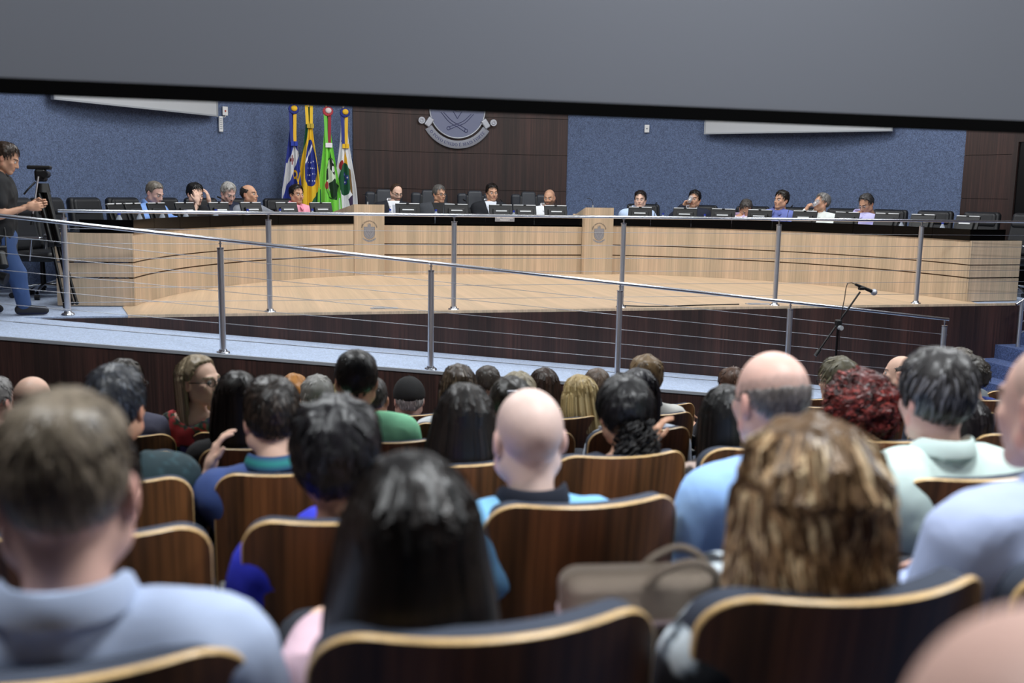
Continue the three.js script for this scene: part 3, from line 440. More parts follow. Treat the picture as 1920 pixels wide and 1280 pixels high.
// ---------- flags ----------
{
  const flagTex = (f) => { const cv = document.createElement('canvas'); cv.width = 256; cv.height = 768; const g = cv.getContext('2d'); f(g); const t = new THREE.CanvasTexture(cv); t.colorSpace = THREE.SRGBColorSpace; return t; };
  const poly = (g, c, pts) => { g.fillStyle = c; g.beginPath(); pts.forEach(([x, y], i) => (i ? g.lineTo(x, y) : g.moveTo(x, y))); g.closePath(); g.fill(); };
  const disc = (g, c, x, y, r, q = 1) => { g.fillStyle = c; g.beginPath(); g.ellipse(x, y, r, r * q, 0, 0, 7); g.fill(); };
  const F = [
    flagTex((g) => { g.fillStyle = '#26358c'; g.fillRect(0, 0, 256, 768); poly(g, '#cfcfd2', [[20, 330], [160, 190], [256, 250], [40, 470]]); poly(g, '#cfcfd2', [[0, 470], [20, 300], [110, 340], [10, 560]]); for (const [x, y] of [[95, 290], [120, 270], [120, 310], [145, 290], [120, 290]]) { g.fillStyle = '#7a1f26'; g.fillRect(x - 12, y - 12, 20, 20); } g.strokeStyle = '#e0b32a'; g.lineWidth = 14; g.beginPath(); g.arc(170, 380, 22, 0, 7); g.moveTo(185, 400); g.lineTo(225, 470); g.moveTo(235, 370); g.lineTo(180, 480); g.stroke(); poly(g, '#d8d8d8', [[210, 500], [256, 470], [256, 600], [200, 560]]); poly(g, '#e3b52a', [[0, 768], [256, 520], [256, 768]]); g.fillStyle = '#e3b52a'; g.fillRect(238, 0, 8, 260); }),
    flagTex((g) => { g.fillStyle = '#1f5a3a'; g.fillRect(0, 0, 256, 768); poly(g, '#e6bd2c', [[-10, 300], [110, 90], [300, 40], [280, 470], [150, 560], [40, 740], [-10, 768]]); disc(g, '#26358c', 150, 330, 96, 1.45); g.strokeStyle = '#e6e6ea'; g.lineWidth = 22; g.beginPath(); g.moveTo(60, 330); g.lineTo(180, 225); g.stroke(); for (let i = 0; i < 16; i++) disc(g, '#f0f0f2', 95 + (i * 53) % 120, 290 + (i * 37) % 150, 5); }),
    flagTex((g) => { g.fillStyle = '#82d94e'; g.fillRect(0, 0, 256, 768); poly(g, '#8e2230', [[170, 0], [256, 0], [256, 110], [180, 60]]); poly(g, '#8e2230', [[0, 640], [130, 700], [140, 768], [0, 768]]); disc(g, '#d9e3cf', 165, 380, 70, 1.5); poly(g, '#15181c', [[150, 270], [165, 220], [190, 300], [230, 320], [200, 380], [150, 340]]); disc(g, '#e8e8e8', 190, 340, 20); disc(g, '#a52a30', 90, 440, 26); poly(g, '#14351c', [[130, 430], [200, 400], [250, 450], [200, 540], [150, 530]]); poly(g, '#1b1d20', [[80, 350], [110, 330], [120, 400], [90, 410]]); g.strokeStyle = '#2b5a22'; g.lineWidth = 8; g.beginPath(); g.ellipse(165, 400, 82, 130, 0, 0.4, 5.6); g.stroke(); }),
    flagTex((g) => { g.fillStyle = '#e4e4e6'; g.fillRect(0, 0, 256, 768); g.fillStyle = '#3a3c40'; g.fillRect(40, 150, 60, 10); disc(g, '#9c1f26', 70, 310, 34); poly(g, '#e6b42a', [[110, 310], [140, 220], [170, 310], [150, 350]]); disc(g, '#1f5a3a', 120, 400, 78, 1.35); poly(g, '#7a5c34', [[180, 330], [215, 350], [215, 520], [180, 480]]); for (const [x, y] of [[120, 370], [150, 390], [130, 420]]) disc(g, '#2d3d90', x, y, 16); for (const [x, y] of [[120, 370], [150, 390], [130, 420]]) disc(g, '#eeeef0', x, y, 6); poly(g, '#3a2a4a', [[150, 530], [210, 500], [215, 560], [170, 590]]); g.fillStyle = '#70737a'; g.fillRect(170, 690, 50, 14); }),
  ];
  const spec = [
    { x: -2.70, z: -14.5, w0: 0.07, w1: 0.33, lean: -0.05, lab: 'draped blue, white and yellow flag, leftmost of the four', ro: [0x22307e, 0xe3b52a], rib: [0xe0b02a, 0x22307e], band: 0x2c3f9e, len: 0.42 },
    { x: -2.47, z: -14.66, w0: 0.08, w1: 0.33, lean: -0.02, lab: 'draped green and yellow national flag with blue disc', ro: null, rib: [0xe6bd2c, 0xe6bd2c], band: 0xb9a13c, len: 0.26, up: 0.1 },
    { x: -2.22, z: -14.68, w0: 0.08, w1: 0.33, lean: 0.04, lab: 'draped light green and red flag with coat of arms', ro: [0xb03a44, 0xd8c8c8], rib: [0x8e2230, 0x6fc24a], band: 0xe6e2e6, len: 0.42 },
    { x: -1.97, z: -14.80, w0: 0.09, w1: 0.34, lean: 0.02, lab: 'draped white flag with coloured emblem, rightmost of the four', ro: [0x22307e, 0xe3b52a], rib: [0xe3b52a, 0x22307e], band: 0xe3b52a, len: 0.42 },
  ];
  spec.forEach((s, q) => {
    const t = thing('flag', s.lab, 'flag', [s.x, HS, s.z], 10 * DEG), yT = 2.16 + (s.up || 0), yB = 0.45, R = rng(700 + q), ph = R() * 6;
    const pos = [], uv = [], idx = [], nu = 36, nv = 40;
    for (let j = 0; j <= nv; j++) { const v = j / nv, y = lerp(yT, yB, v), w = lerp(s.w0, s.w1, sstep(0, 0.75, v)); for (let i = 0; i <= nu; i++) { const u = i / nu, a = 0.012 + 0.03 * sstep(0.05, 0.6, v); pos.push(s.lean * v + (u - 0.5) * w * (1 + 0.04 * Math.sin(v * 7 + ph)), y + 0.05 * (u - 0.5) * v, 0.03 + a * Math.sin(u * 15 + ph + 1.2 * v) * 0.8 + a * 0.5 * Math.sin(u * 34 + ph * 2) + 0.02 * Math.cos((u - 0.5) * 3)); uv.push(u, 1 - v); } }
    for (let j = 0; j < nv; j++) for (let i = 0; i < nu; i++) { const a = j * (nu + 1) + i; idx.push(a, a + nu + 1, a + 1, a + 1, a + nu + 1, a + nu + 2); }
    const g = new THREE.BufferGeometry(); g.setAttribute('position', new THREE.Float32BufferAttribute(pos, 3)); g.setAttribute('uv', new THREE.Float32BufferAttribute(uv, 2)); g.setIndex(idx); g.computeVertexNormals();
    mesh('cloth', g, phy({ map: F[q], roughness: 0.8, side: THREE.DoubleSide, sheen: 0.3, sheenRoughness: 0.5 }), t);
    mesh('pole', rod([0, 0.02, -0.01], [0, 2.3, -0.01], 0.013), M.ply, t); mesh('pole_base', new THREE.CylinderGeometry(0.1, 0.13, 0.05, 24).translate(0, 0.025, -0.01), M.plasticDark, t); mesh('finial', new THREE.ConeGeometry(0.022, 0.09, 12).translate(0, 2.345, -0.01), M.silver, t);
    for (const i of [0, 1]) { const x = (i ? 0.045 : -0.02), L = s.len; mesh('ribbon', rbox(0.045, L, 0.006, 0.002, x + s.lean * 0.1, yT + 0.02 - L / 2, 0.075 + i * 0.006).rotateZ(i ? 0.04 : -0.02), std({ color: s.rib[i], roughness: 0.7 }), t); mesh('ribbon_fringe', rbox(0.06, 0.065, 0.014, 0.004, x + s.lean * 0.1 + (i ? -0.018 : 0.008), yT + 0.0 - L, 0.078), std({ color: s.band, roughness: 0.9 }), t); }
    if (s.ro) { const rg = []; for (let i = 0; i < 12; i++) rg.push(new THREE.SphereGeometry(0.028, 10, 8).scale(1, 1, 0.5).translate(Math.cos(i * 30 * DEG) * 0.05, yT + 0.05 + Math.sin(i * 30 * DEG) * 0.042, 0.085)); mesh('rosette', merge(rg), std({ color: s.ro[0], roughness: 0.8 }), t); mesh('rosette_centre', new THREE.SphereGeometry(0.045, 16, 12).scale(1, 0.9, 0.5).translate(0.004, yT + 0.06, 0.1), std({ color: s.ro[1], roughness: 0.8 }), t); }
  });
}
// ---------- video tripod ----------
{
  const t = thing('video_tripod', 'black video camera tripod with folded legs held by the cameraman', 'tripod', [-5.0, HS, -9.75]);
  const A = V(-0.11, 1.06, -0.1), B = V(0.12, 0.02, 0.1), ax = B.clone().sub(A);
  for (const [ox, oz, l] of [[-0.035, 0.02, 1], [0.035, 0.02, 0.97], [0, -0.04, 0.98]]) { const a = A.clone().add(V(ox, 0, oz)), m = a.clone().addScaledVector(ax, 0.45), b = a.clone().addScaledVector(ax, l * 0.98).add(V(ox * 0.5, 0, oz * 0.5)); const leg = mesh('leg', rod(a, m, 0.026, 0.024), M.blackPaint, t); mesh('lower_tube', rod(m, b, 0.015), M.blackPaint, leg); mesh('leg_clamp', rbox(0.055, 0.05, 0.055, 0.012, m.x, m.y, m.z), M.plasticBlack, leg); mesh('rubber_foot', new THREE.SphereGeometry(0.02, 12, 8).translate(b.x, b.y, b.z), M.plasticBlack, leg); }
  mesh('bowl', new THREE.CylinderGeometry(0.05, 0.065, 0.08, 20).translate(A.x, A.y + 0.03, A.z), M.plasticBlack, t);
  mesh('fluid_head', merge([rbox(0.1, 0.11, 0.1, 0.025, A.x - 0.01, A.y + 0.14, A.z), rbox(0.2, 0.035, 0.08, 0.012, A.x - 0.02, A.y + 0.21, A.z), new THREE.CylinderGeometry(0.03, 0.03, 0.15, 16).rotateX(Math.PI / 2).translate(A.x + 0.03, A.y + 0.15, A.z)]), M.plasticBlack, t);
  mesh('pan_bar', rod([A.x - 0.02, A.y + 0.13, A.z + 0.07], [A.x - 0.08, A.y - 0.25, A.z + 0.12], 0.008), M.steel, t); mesh('pan_grip', rod([A.x - 0.07, A.y - 0.2, A.z + 0.114], [A.x - 0.085, A.y - 0.3, A.z + 0.127], 0.014), M.plasticBlack, t); mesh('lock_lever', tube([[A.x - 0.05, A.y + 0.08, A.z + 0.06], [A.x - 0.1, A.y + 0.02, A.z + 0.1], [A.x - 0.14, A.y - 0.03, A.z + 0.1]], 0.008), M.plasticBlack, t);
}
// ---------- people: field meshing ----------
function nets(f, b0, b1, h) {
  const nx = Math.ceil((b1[0] - b0[0]) / h) + 1, ny = Math.ceil((b1[1] - b0[1]) / h) + 1, nz = Math.ceil((b1[2] - b0[2]) / h) + 1, v = new Float32Array(nx * ny * nz), sx = 1, sy = nx, sz = nx * ny;
  let q = 0; for (let k = 0; k < nz; k++) for (let j = 0; j < ny; j++) for (let i = 0; i < nx; i++) v[q++] = f(b0[0] + i * h, b0[1] + j * h, b0[2] + k * h);
  const id = new Int32Array(nx * ny * nz).fill(-1), pos = [], idx = [];
  const E = [[0, 1], [2, 3], [4, 5], [6, 7], [0, 2], [1, 3], [4, 6], [5, 7], [0, 4], [1, 5], [2, 6], [3, 7]], c = new Float32Array(8);
  for (let k = 0; k < nz - 1; k++) for (let j = 0; j < ny - 1; j++) for (let i = 0; i < nx - 1; i++) {
    const o = i + j * sy + k * sz; let m = 0;
    for (let n = 0; n < 8; n++) { c[n] = v[o + (n & 1) + ((n >> 1) & 1) * sy + (n >> 2) * sz]; if (c[n] < 0) m |= 1 << n; }
    if (m === 0 || m === 255) continue;
    let x = 0, y = 0, z = 0, n = 0;
    for (const [a, b] of E) if ((c[a] < 0) !== (c[b] < 0)) { const t = c[a] / (c[a] - c[b]); x += lerp(a & 1, b & 1, t); y += lerp((a >> 1) & 1, (b >> 1) & 1, t); z += lerp(a >> 2, b >> 2, t); n++; }
    id[o] = pos.length / 3; pos.push(b0[0] + (i + x / n) * h, b0[1] + (j + y / n) * h, b0[2] + (k + z / n) * h);
  }
  for (let k = 1; k < nz - 1; k++) for (let j = 1; j < ny - 1; j++) for (let i = 1; i < nx - 1; i++) {
    const o = i + j * sy + k * sz, s = v[o] < 0;
    for (const [d, u, w] of [[sx, sy, sz], [sy, sz, sx], [sz, sx, sy]]) { if ((v[o + d] < 0) === s) continue; const A = id[o], B = id[o - u], C = id[o - u - w], D = id[o - w]; if (s) idx.push(A, B, C, A, C, D); else idx.push(A, C, B, A, D, C); }
  }
  const g = new THREE.BufferGeometry(); g.setAttribute('position', new THREE.Float32BufferAttribute(pos, 3)); g.setIndex(idx); g.computeVertexNormals(); return g;
}
// primitives: tapered capsules [ax,ay,az, bx,by,bz, ra, rb, k] joined by a smooth minimum
function field(P, off = 0) {
  const n = P.length, A = new Float64Array(n * 11);
  P.forEach((p, i) => { const dx = p[3] - p[0], dy = p[4] - p[1], dz = p[5] - p[2]; A.set([p[0], p[1], p[2], dx, dy, dz, 1 / (dx * dx + dy * dy + dz * dz + 1e-9), p[6], p[7] - p[6], p[8] ?? 0.03, 0], i * 11); });
  return (x, y, z) => {
    let d = 9;
    for (let i = 0, o = 0; i < n; i++, o += 11) {
      const px = x - A[o], py = y - A[o + 1], pz = z - A[o + 2]; let h = (px * A[o + 3] + py * A[o + 4] + pz * A[o + 5]) * A[o + 6]; h = h < 0 ? 0 : h > 1 ? 1 : h;
      const ex = px - A[o + 3] * h, ey = py - A[o + 4] * h, ez = pz - A[o + 5] * h, e = Math.sqrt(ex * ex + ey * ey + ez * ez) - A[o + 7] - A[o + 8] * h, k = A[o + 9];
      if (e < d - k) d = e; else if (e < d + k) { const t = 0.5 + 0.5 * (d - e) / k; d = d * (1 - t) + e * t - k * t * (1 - t); }
    }
    return d - off;
  };
}
function bounds(P, m) { const a = [9, 9, 9], b = [-9, -9, -9]; for (const p of P) for (const o of [0, 3]) for (let i = 0; i < 3; i++) { const r = Math.max(p[6], p[7]) + m; a[i] = Math.min(a[i], p[o + i] - r); b[i] = Math.max(b[i], p[o + i] + r); } return [a, b]; }
const ell = (x, y, z, c, r) => { const a = (x - c[0]) / r[0], b = (y - c[1]) / r[1], d = (z - c[2]) / r[2], k = Math.hypot(a, b, d); return (k - 1) * Math.min(r[0], r[1], r[2]) * (k < 0.4 ? 1 : 1.0); };
const smin = (a, b, k) => { const h = clamp(0.5 + 0.5 * (b - a) / k, 0, 1); return b * (1 - h) + a * h - k * h * (1 - h); };
const smax = (a, b, k) => -smin(-a, -b, k);
// ---------- head (face towards +z, chin at -0.117, crown at +0.122) ----------
function headField(f) {   // f: { fem, jaw, nose, fat }
  const jw = (f.fem ? 0.042 : 0.05) * (f.jaw ?? 1), caps = [];
  const both = (p) => { caps.push(p); const q = p.slice(); q[0] *= -1; q[3] *= -1; caps.push(q); };
  both([jw, -0.055, 0.0, 0.012, -0.094, 0.066, 0.024, 0.02, 0.03]);
  both([jw + 0.002, -0.03, -0.002, jw, -0.06, 0.004, 0.022, 0.024, 0.03]);
  caps.push([-0.01, -0.098, 0.07, 0.01, -0.098, 0.07, 0.0175, 0.0175, 0.02]);
  both([0.046, -0.02, 0.062, 0.03, -0.045, 0.072, 0.018, 0.016, 0.03]);
  caps.push([-0.034, 0.021, 0.083, 0.034, 0.021, 0.083, 0.011, 0.011, 0.02]);
  caps.push([0, 0.012, 0.09, 0, -0.032, 0.111, 0.0075, 0.0105, 0.012]);
  both([0.008, -0.036, 0.1, 0.012, -0.038, 0.093, 0.007, 0.007, 0.008]);
  caps.push([-0.018, -0.0605, 0.09, 0.018, -0.0605, 0.09, 0.0065, 0.0065, 0.006]);
  caps.push([-0.015, -0.072, 0.0885, 0.015, -0.072, 0.0885, 0.0075, 0.0075, 0.006]);
  caps.push([0, -0.065, 0.078, 0, -0.085, 0.074, 0.016, 0.014, 0.02]);
  caps.push([0, -0.06, -0.02, 0, -0.2, -0.045, 0.05 * (f.fem ? 0.86 : 1) * (f.fat ?? 1), 0.056 * (f.fem ? 0.86 : 1) * (f.fat ?? 1), 0.035]);
  const C = field(caps);
  return (x, y, z) => {
    let d = ell(x, y, z, [0, 0.032, -0.015], [0.077, 0.089, 0.098]);
    d = smin(d, ell(x, y, z, [0, -0.025, 0.03], [0.061, 0.085, 0.063]), 0.03);
    d = smin(d, C(x, y, z), 0.014);
    const ax = Math.abs(x);
    d = smax(d, -(Math.hypot(ax - 0.031, y - 0.001, z - 0.102) - 0.019), 0.012);           // eye sockets
    d = smax(d, -(Math.hypot(x * 0.45, y + 0.0665, (z - 0.1) * 0.6) - 0.0042), 0.003);       // line between the lips
    // ears
    const ex = ax - 0.079, ey = y + 0.006 - 0.0 * ex, ez = z + 0.014 + ex * 0.6; let e = Math.hypot(ex / 0.011, ey / 0.032, ez / 0.0185) - 1; e *= 0.011;
    e = smax(e, -(Math.hypot((ax - 0.092) / 0.01, (y + 0.004) / 0.018, (z + 0.006) / 0.01) - 1) * 0.009, 0.004);
    return smin(d, e, 0.006);
  };
}
const headCache = new Map();
function headGeo(f, h) { const k = JSON.stringify([f, h]); if (!headCache.has(k)) headCache.set(k, nets(headField(f), [-0.105, -0.215, -0.13], [0.105, 0.135, 0.135], h)); return headCache.get(k).clone(); }
const HC = [0, 0.032, -0.015], HR = [0.078, 0.0905, 0.0995];
const skullR = (x, y, z) => 1 / Math.hypot(x / HR[0], y / HR[1], z / HR[2]);
const EDGE = [[0, 36], [30, 34], [50, 26], [64, 4], [76, -12], [90, -12], [100, -6], [112, -22], [135, -42], [180, -50]];
function edgeOf(phi, rec = 0) { const a = Math.abs(phi) / DEG; for (let i = 1; i < EDGE.length; i++) if (a <= EDGE[i][0]) { const [p, e] = EDGE[i - 1], [q, g] = EDGE[i]; return (lerp(e, g, (a - p) / (q - p)) + rec * sstep(75, 30, a)) * DEG; } return -50 * DEG; }
function coverOf(s, x, y, z) {   // unit direction -> 0..1
  const phi = Math.atan2(x, z), el = Math.asin(clamp(y, -1, 1)), j = 0.05 * noise(x * 14, y * 14, z * 14 + 3);
  let c = sstep(-0.07, 0.05, el + j - edgeOf(phi, s.rec) - (s.nape || 0) * DEG * sstep(110 * DEG, 150 * DEG, Math.abs(phi)));
  if (s.bald !== undefined) { const t = s.bald * DEG, crown = Math.asin(clamp(y * 0.93 + z * 0.36 * (s.tiltBald ?? 1), -1, 1)); c *= sstep(t + 0.12, t - 0.12, crown + j); }
  return c;
}
function colorize(g, fn) { const p = g.attributes.position, n = p.count, c = new Float32Array(n * 3), out = [0, 0, 0]; for (let i = 0; i < n; i++) { fn(p.getX(i), p.getY(i), p.getZ(i), out, i); c[i * 3] = out[0]; c[i * 3 + 1] = out[1]; c[i * 3 + 2] = out[2]; } g.setAttribute('color', new THREE.Float32BufferAttribute(c, 3)); return g; }
const lin = (hex) => { const c = new THREE.Color(hex); return [c.r, c.g, c.b]; };
const mix3 = (o, a, b, t) => { for (let i = 0; i < 3; i++) o[i] = lerp(a[i], b[i], t); };
// ---------- hair ----------
// s: { top, side, back (m), rec, nape, bald, len (long hair), wid, curl, n locks, lockLen, r, c: [colours], tip, lump, ridge }
function makeHair(s, seed, lo) {
  const R = rng(seed), cols = s.c.map(lin), parts = [], tip = s.tip ? lin(s.tip) : null;
  const thick = (x, y, z) => { const el = Math.asin(clamp(y, -1, 1)); const t = lerp(z < 0 ? lerp(s.side, s.back ?? s.side, -z) : s.side, s.top, sstep(0.1, 0.9, el)); return t * (1 + (s.lump ?? 0.2) * noise(x * 5 + seed, y * 5, z * 5)); };
  const whorl = V(0.1, 0.75, -0.65).normalize();
  const shellR = (x, y, z) => skullR(x, y, z) + lerp(-0.014 - 0.045 * sstep(-0.35, -0.75, y), thick(x, y, z), coverOf(s, x, y, z));
  // shell
  { const nu = lo ? 40 : 72, nv = lo ? 26 : 44, pos = [], idx = [], col = []; const o = [0, 0, 0];
    for (let j = 0; j <= nv; j++) { const el = lerp(-72, 90, j / nv) * DEG; for (let i = 0; i <= nu; i++) { const a = (i % nu) / nu * 2 * Math.PI, x = Math.sin(a) * Math.cos(el), y = Math.sin(el), z = Math.cos(a) * Math.cos(el); const cv = coverOf(s, x, y, z), rg = (s.ridge ?? 0.0012) * noise(a * 26 / 6.283 * 2 + seed, el * 3, 1) * cv; const r = shellR(x, y, z) * (s.shrink ?? 0.985) + rg; pos.push(HC[0] + x * r, HC[1] + y * r, HC[2] + z * r); const t = 0.5 + 0.5 * noise(a * 9, el * 2.5, seed); mix3(o, cols[0], cols[Math.min(1, cols.length - 1)], t); const q = s.dim ?? 1; col.push(o[0] * q, o[1] * q, o[2] * q); } }
    for (let j = 0; j < nv; j++) for (let i = 0; i < nu; i++) { const a = j * (nu + 1) + i; idx.push(a, a + 1, a + nu + 1, a + 1, a + nu + 2, a + nu + 1); }
    const g = new THREE.BufferGeometry(); g.setAttribute('position', new THREE.Float32BufferAttribute(pos, 3)); g.setAttribute('color', new THREE.Float32BufferAttribute(col, 3)); g.setIndex(idx); g.computeVertexNormals(); parts.push(g.toNonIndexed()); }
  // hanging body of long hair: crescent rings
  const contour = (th, y) => { const f = sstep(0.06, -0.10, y), q = clamp(-y / (s.len || 1), 0, 1), w = lerp(0.088 + s.side, (s.wid ?? 0.11), f) + (s.flare ?? 0) * q, b = lerp(0.1 + (s.back ?? s.side), s.dep ?? 0.115, f); return [w * Math.sin(th), y, -0.012 - b * Math.cos(th) - (s.sweep ?? 0) * q]; };
  const TH = (s.th ?? 105) * DEG;
  if (s.len) {
    const nu = lo ? 30 : 60, nv = lo ? 14 : 22, pos = [], idx = [], col = [], o = [0, 0, 0], W = nu * 2 + 2;
    for (let j = 0; j <= nv; j++) { const v = j / nv; for (let i = 0; i < W; i++) { const inner = i > nu, k = inner ? W - 1 - i : i, th = lerp(-TH, TH, k / nu); const L = s.len * (1 - 0.12 * Math.abs(noise(k * 0.7, seed, 2)) - 0.1 * (Math.abs(th) / TH) ** 2), y = lerp(0.05, -L, v), p = contour(th, y); const rg = 0.004 * noise(k * 0.9, v * 1.5, seed) + (s.curl ? s.curl * 0.6 * noise(k * 0.4, v * 6, seed) : 0), m = inner ? 0.76 : 1 - 0.02 + rg * 9 * (1 - 0) * 0.3; pos.push(p[0] * m, p[1], (p[2] + 0.012) * m - 0.012); const t = 0.5 + 0.5 * noise(k * 0.6, v * 2, seed + 5); mix3(o, cols[0], cols[Math.min(1, cols.length - 1)], t); if (tip) mix3(o, o.slice(), tip, sstep(0.6, 1, v + 0.15 * noise(k * 0.8, 1, seed))); const q = s.dim ?? 1; col.push(o[0] * q, o[1] * q, o[2] * q); } }
    for (let j = 0; j < nv; j++) for (let i = 0; i < W; i++) { const i2 = (i + 1) % W, a = j * W + i, b = j * W + i2, c = a + W, d = b + W; idx.push(a, c, b, b, c, d); }
    for (let i = 0; i < nu; i++) { const a = nv * W + i, b = a + 1, c = nv * W + W - 1 - i, d = c - 1; idx.push(a, c, b, b, c, d); }
    const g = new THREE.BufferGeometry(); g.setAttribute('position', new THREE.Float32BufferAttribute(pos, 3)); g.setAttribute('color', new THREE.Float32BufferAttribute(col, 3)); g.setIndex(idx); g.computeVertexNormals(); parts.push(g.toNonIndexed());
  }
  // locks
  const N = Math.round((s.n ?? 260) * (lo ? 0.45 : 1)), nseg = lo ? 4 : 7, pos = [], col = [], K = 3;
  for (let q = 0; q < N; q++) {
    let d, tries = 0; do { const u = R() * 2 - 1, a = R() * 2 * Math.PI, w = Math.sqrt(1 - u * u); d = V(w * Math.sin(a), u, w * Math.cos(a)); } while ((coverOf(s, d.x, d.y, d.z) < 0.6 || (s.len && d.y < -0.1)) && ++tries < 60);
    const lift = 0.75 + 0.4 * R(), L = (s.lockLen ?? 0.05) * (0.7 + 0.6 * R()), rad = (s.r ?? 0.0035) * (0.7 + 0.6 * R()), cw = R() * 6.28, cf = (s.curl ? 9 + 6 * R() : 2), ca = s.curl ?? 0.0015, base = cols[Math.floor(R() * cols.length)], br = 0.8 + 0.45 * R(), tot = s.len ? s.len * (0.85 + 0.25 * R()) + 0.1 : L;
    const pts = []; let p = d.clone();
    if (s.len) {
      let th = Math.atan2(d.x, -d.z); th = clamp(th, -TH * 0.98, TH * 0.98); const el0 = Math.asin(clamp(d.y, -1, 1)), stepN = nseg + 5;
      for (let i = 0; i <= stepN; i++) { const t = i / stepN, y0 = HC[1] + Math.sin(el0) * 0.1, y = lerp(y0, -tot + 0.1, t); let P; if (y > 0.03) { const sy = clamp((y - HC[1]) / (HR[1] + s.top), -0.999, 0.999), e = Math.asin(sy), dx = Math.sin(th) * Math.cos(e), dz = -Math.cos(th) * Math.cos(e), r = skullR(dx, sy, dz) + thick(dx, sy, dz) * lift; P = V(HC[0] + dx * r, HC[1] + sy * r, HC[2] + dz * r); } else { const c = contour(th, y); const m = 0.97 + 0.05 * (lift - 0.75) / 0.4; P = V(c[0] * m, c[1], (c[2] + 0.012) * m - 0.012); }
        const wob = ca * sstep(0, 0.4, t); const wp = cw + cf * t * (s.waves ?? 1); P.x += wob * Math.sin(wp) * Math.cos(th) + 0.3 * wob * noise(t * 6, q, 3); P.z += wob * Math.sin(wp + 1.3) * Math.abs(Math.sin(th)) - wob * 0.5 * Math.cos(cw * 2 + wp); pts.push(P); }
    } else {
      const r0 = skullR(d.x, d.y, d.z) + thick(d.x, d.y, d.z) * (lift - 0.35); let P = V(HC[0], HC[1], HC[2]).addScaledVector(d, r0); pts.push(P.clone());
      let flow = d.clone().sub(whorl).addScaledVector(V(0, -1, 0), s.grav ?? 0.5); if (s.part !== undefined) flow = V(d.x > s.part ? 1 : -1, -0.4, d.z > 0.3 ? 0.8 : -0.5); flow.add(V(R() - 0.5, R() - 0.5, R() - 0.5).multiplyScalar(s.mess ?? 0.5));
      for (let i = 1; i <= nseg; i++) { const n = P.clone().sub(V(...HC)).normalize(); const tdir = flow.clone().addScaledVector(n, -flow.dot(n)).normalize(); P.addScaledVector(tdir, L / nseg); const dd = P.clone().sub(V(...HC)); const len = dd.length(); dd.normalize(); const rr = skullR(dd.x, dd.y, dd.z) + thick(dd.x, dd.y, dd.z) * Math.min(1.06, lift - 0.35 + 0.5 * i / nseg + (s.spike ?? 0)); P.copy(V(...HC)).addScaledVector(dd, lerp(len, rr, 0.7)); const Q = P.clone(); const perp = new THREE.Vector3().crossVectors(tdir, n); Q.addScaledVector(perp, ca * Math.sin(cw + cf * i / nseg)).addScaledVector(n, ca * 0.6 * Math.cos(cw + cf * i / nseg)); pts.push(Q); }
    }
    const n = pts.length - 1; let prev = null;
    for (let i = 0; i <= n; i++) {
      const a = pts[Math.max(0, i - 1)], b = pts[Math.min(n, i + 1)], T = b.clone().sub(a).normalize(), ref = pts[i].clone().sub(V(...HC)).normalize(), B = new THREE.Vector3().crossVectors(T, ref).normalize(), Nn = new THREE.Vector3().crossVectors(B, T), t = i / n, rr = rad * (i === 0 ? 0.6 : 1 - 0.85 * t ** 2.2), ring = [];
      for (let k = 0; k < K; k++) { const an = k / K * 6.2832 + 0.5; ring.push(pts[i].clone().addScaledVector(B, Math.cos(an) * rr * 1.3).addScaledVector(Nn, Math.sin(an) * rr * 0.8)); }
      const cc = base.map((c) => c * br); if (tip) mix3(cc, cc.slice(), tip, sstep(0.62, 1, t + 0.2 * (br - 1)));
      if (prev) for (let k = 0; k < K; k++) { const k2 = (k + 1) % K; for (const [P, C] of [[prev.ring[k], prev.cc], [prev.ring[k2], prev.cc], [ring[k], cc], [prev.ring[k2], prev.cc], [ring[k2], cc], [ring[k], cc]]) { pos.push(P.x, P.y, P.z); col.push(...C); } }
      prev = { ring, cc };
    }
  }
  const g = new THREE.BufferGeometry(); g.setAttribute('position', new THREE.Float32BufferAttribute(pos, 3)); g.setAttribute('color', new THREE.Float32BufferAttribute(col, 3)); g.computeVertexNormals(); parts.push(g);
  return mergeGeometries(parts, false);
}
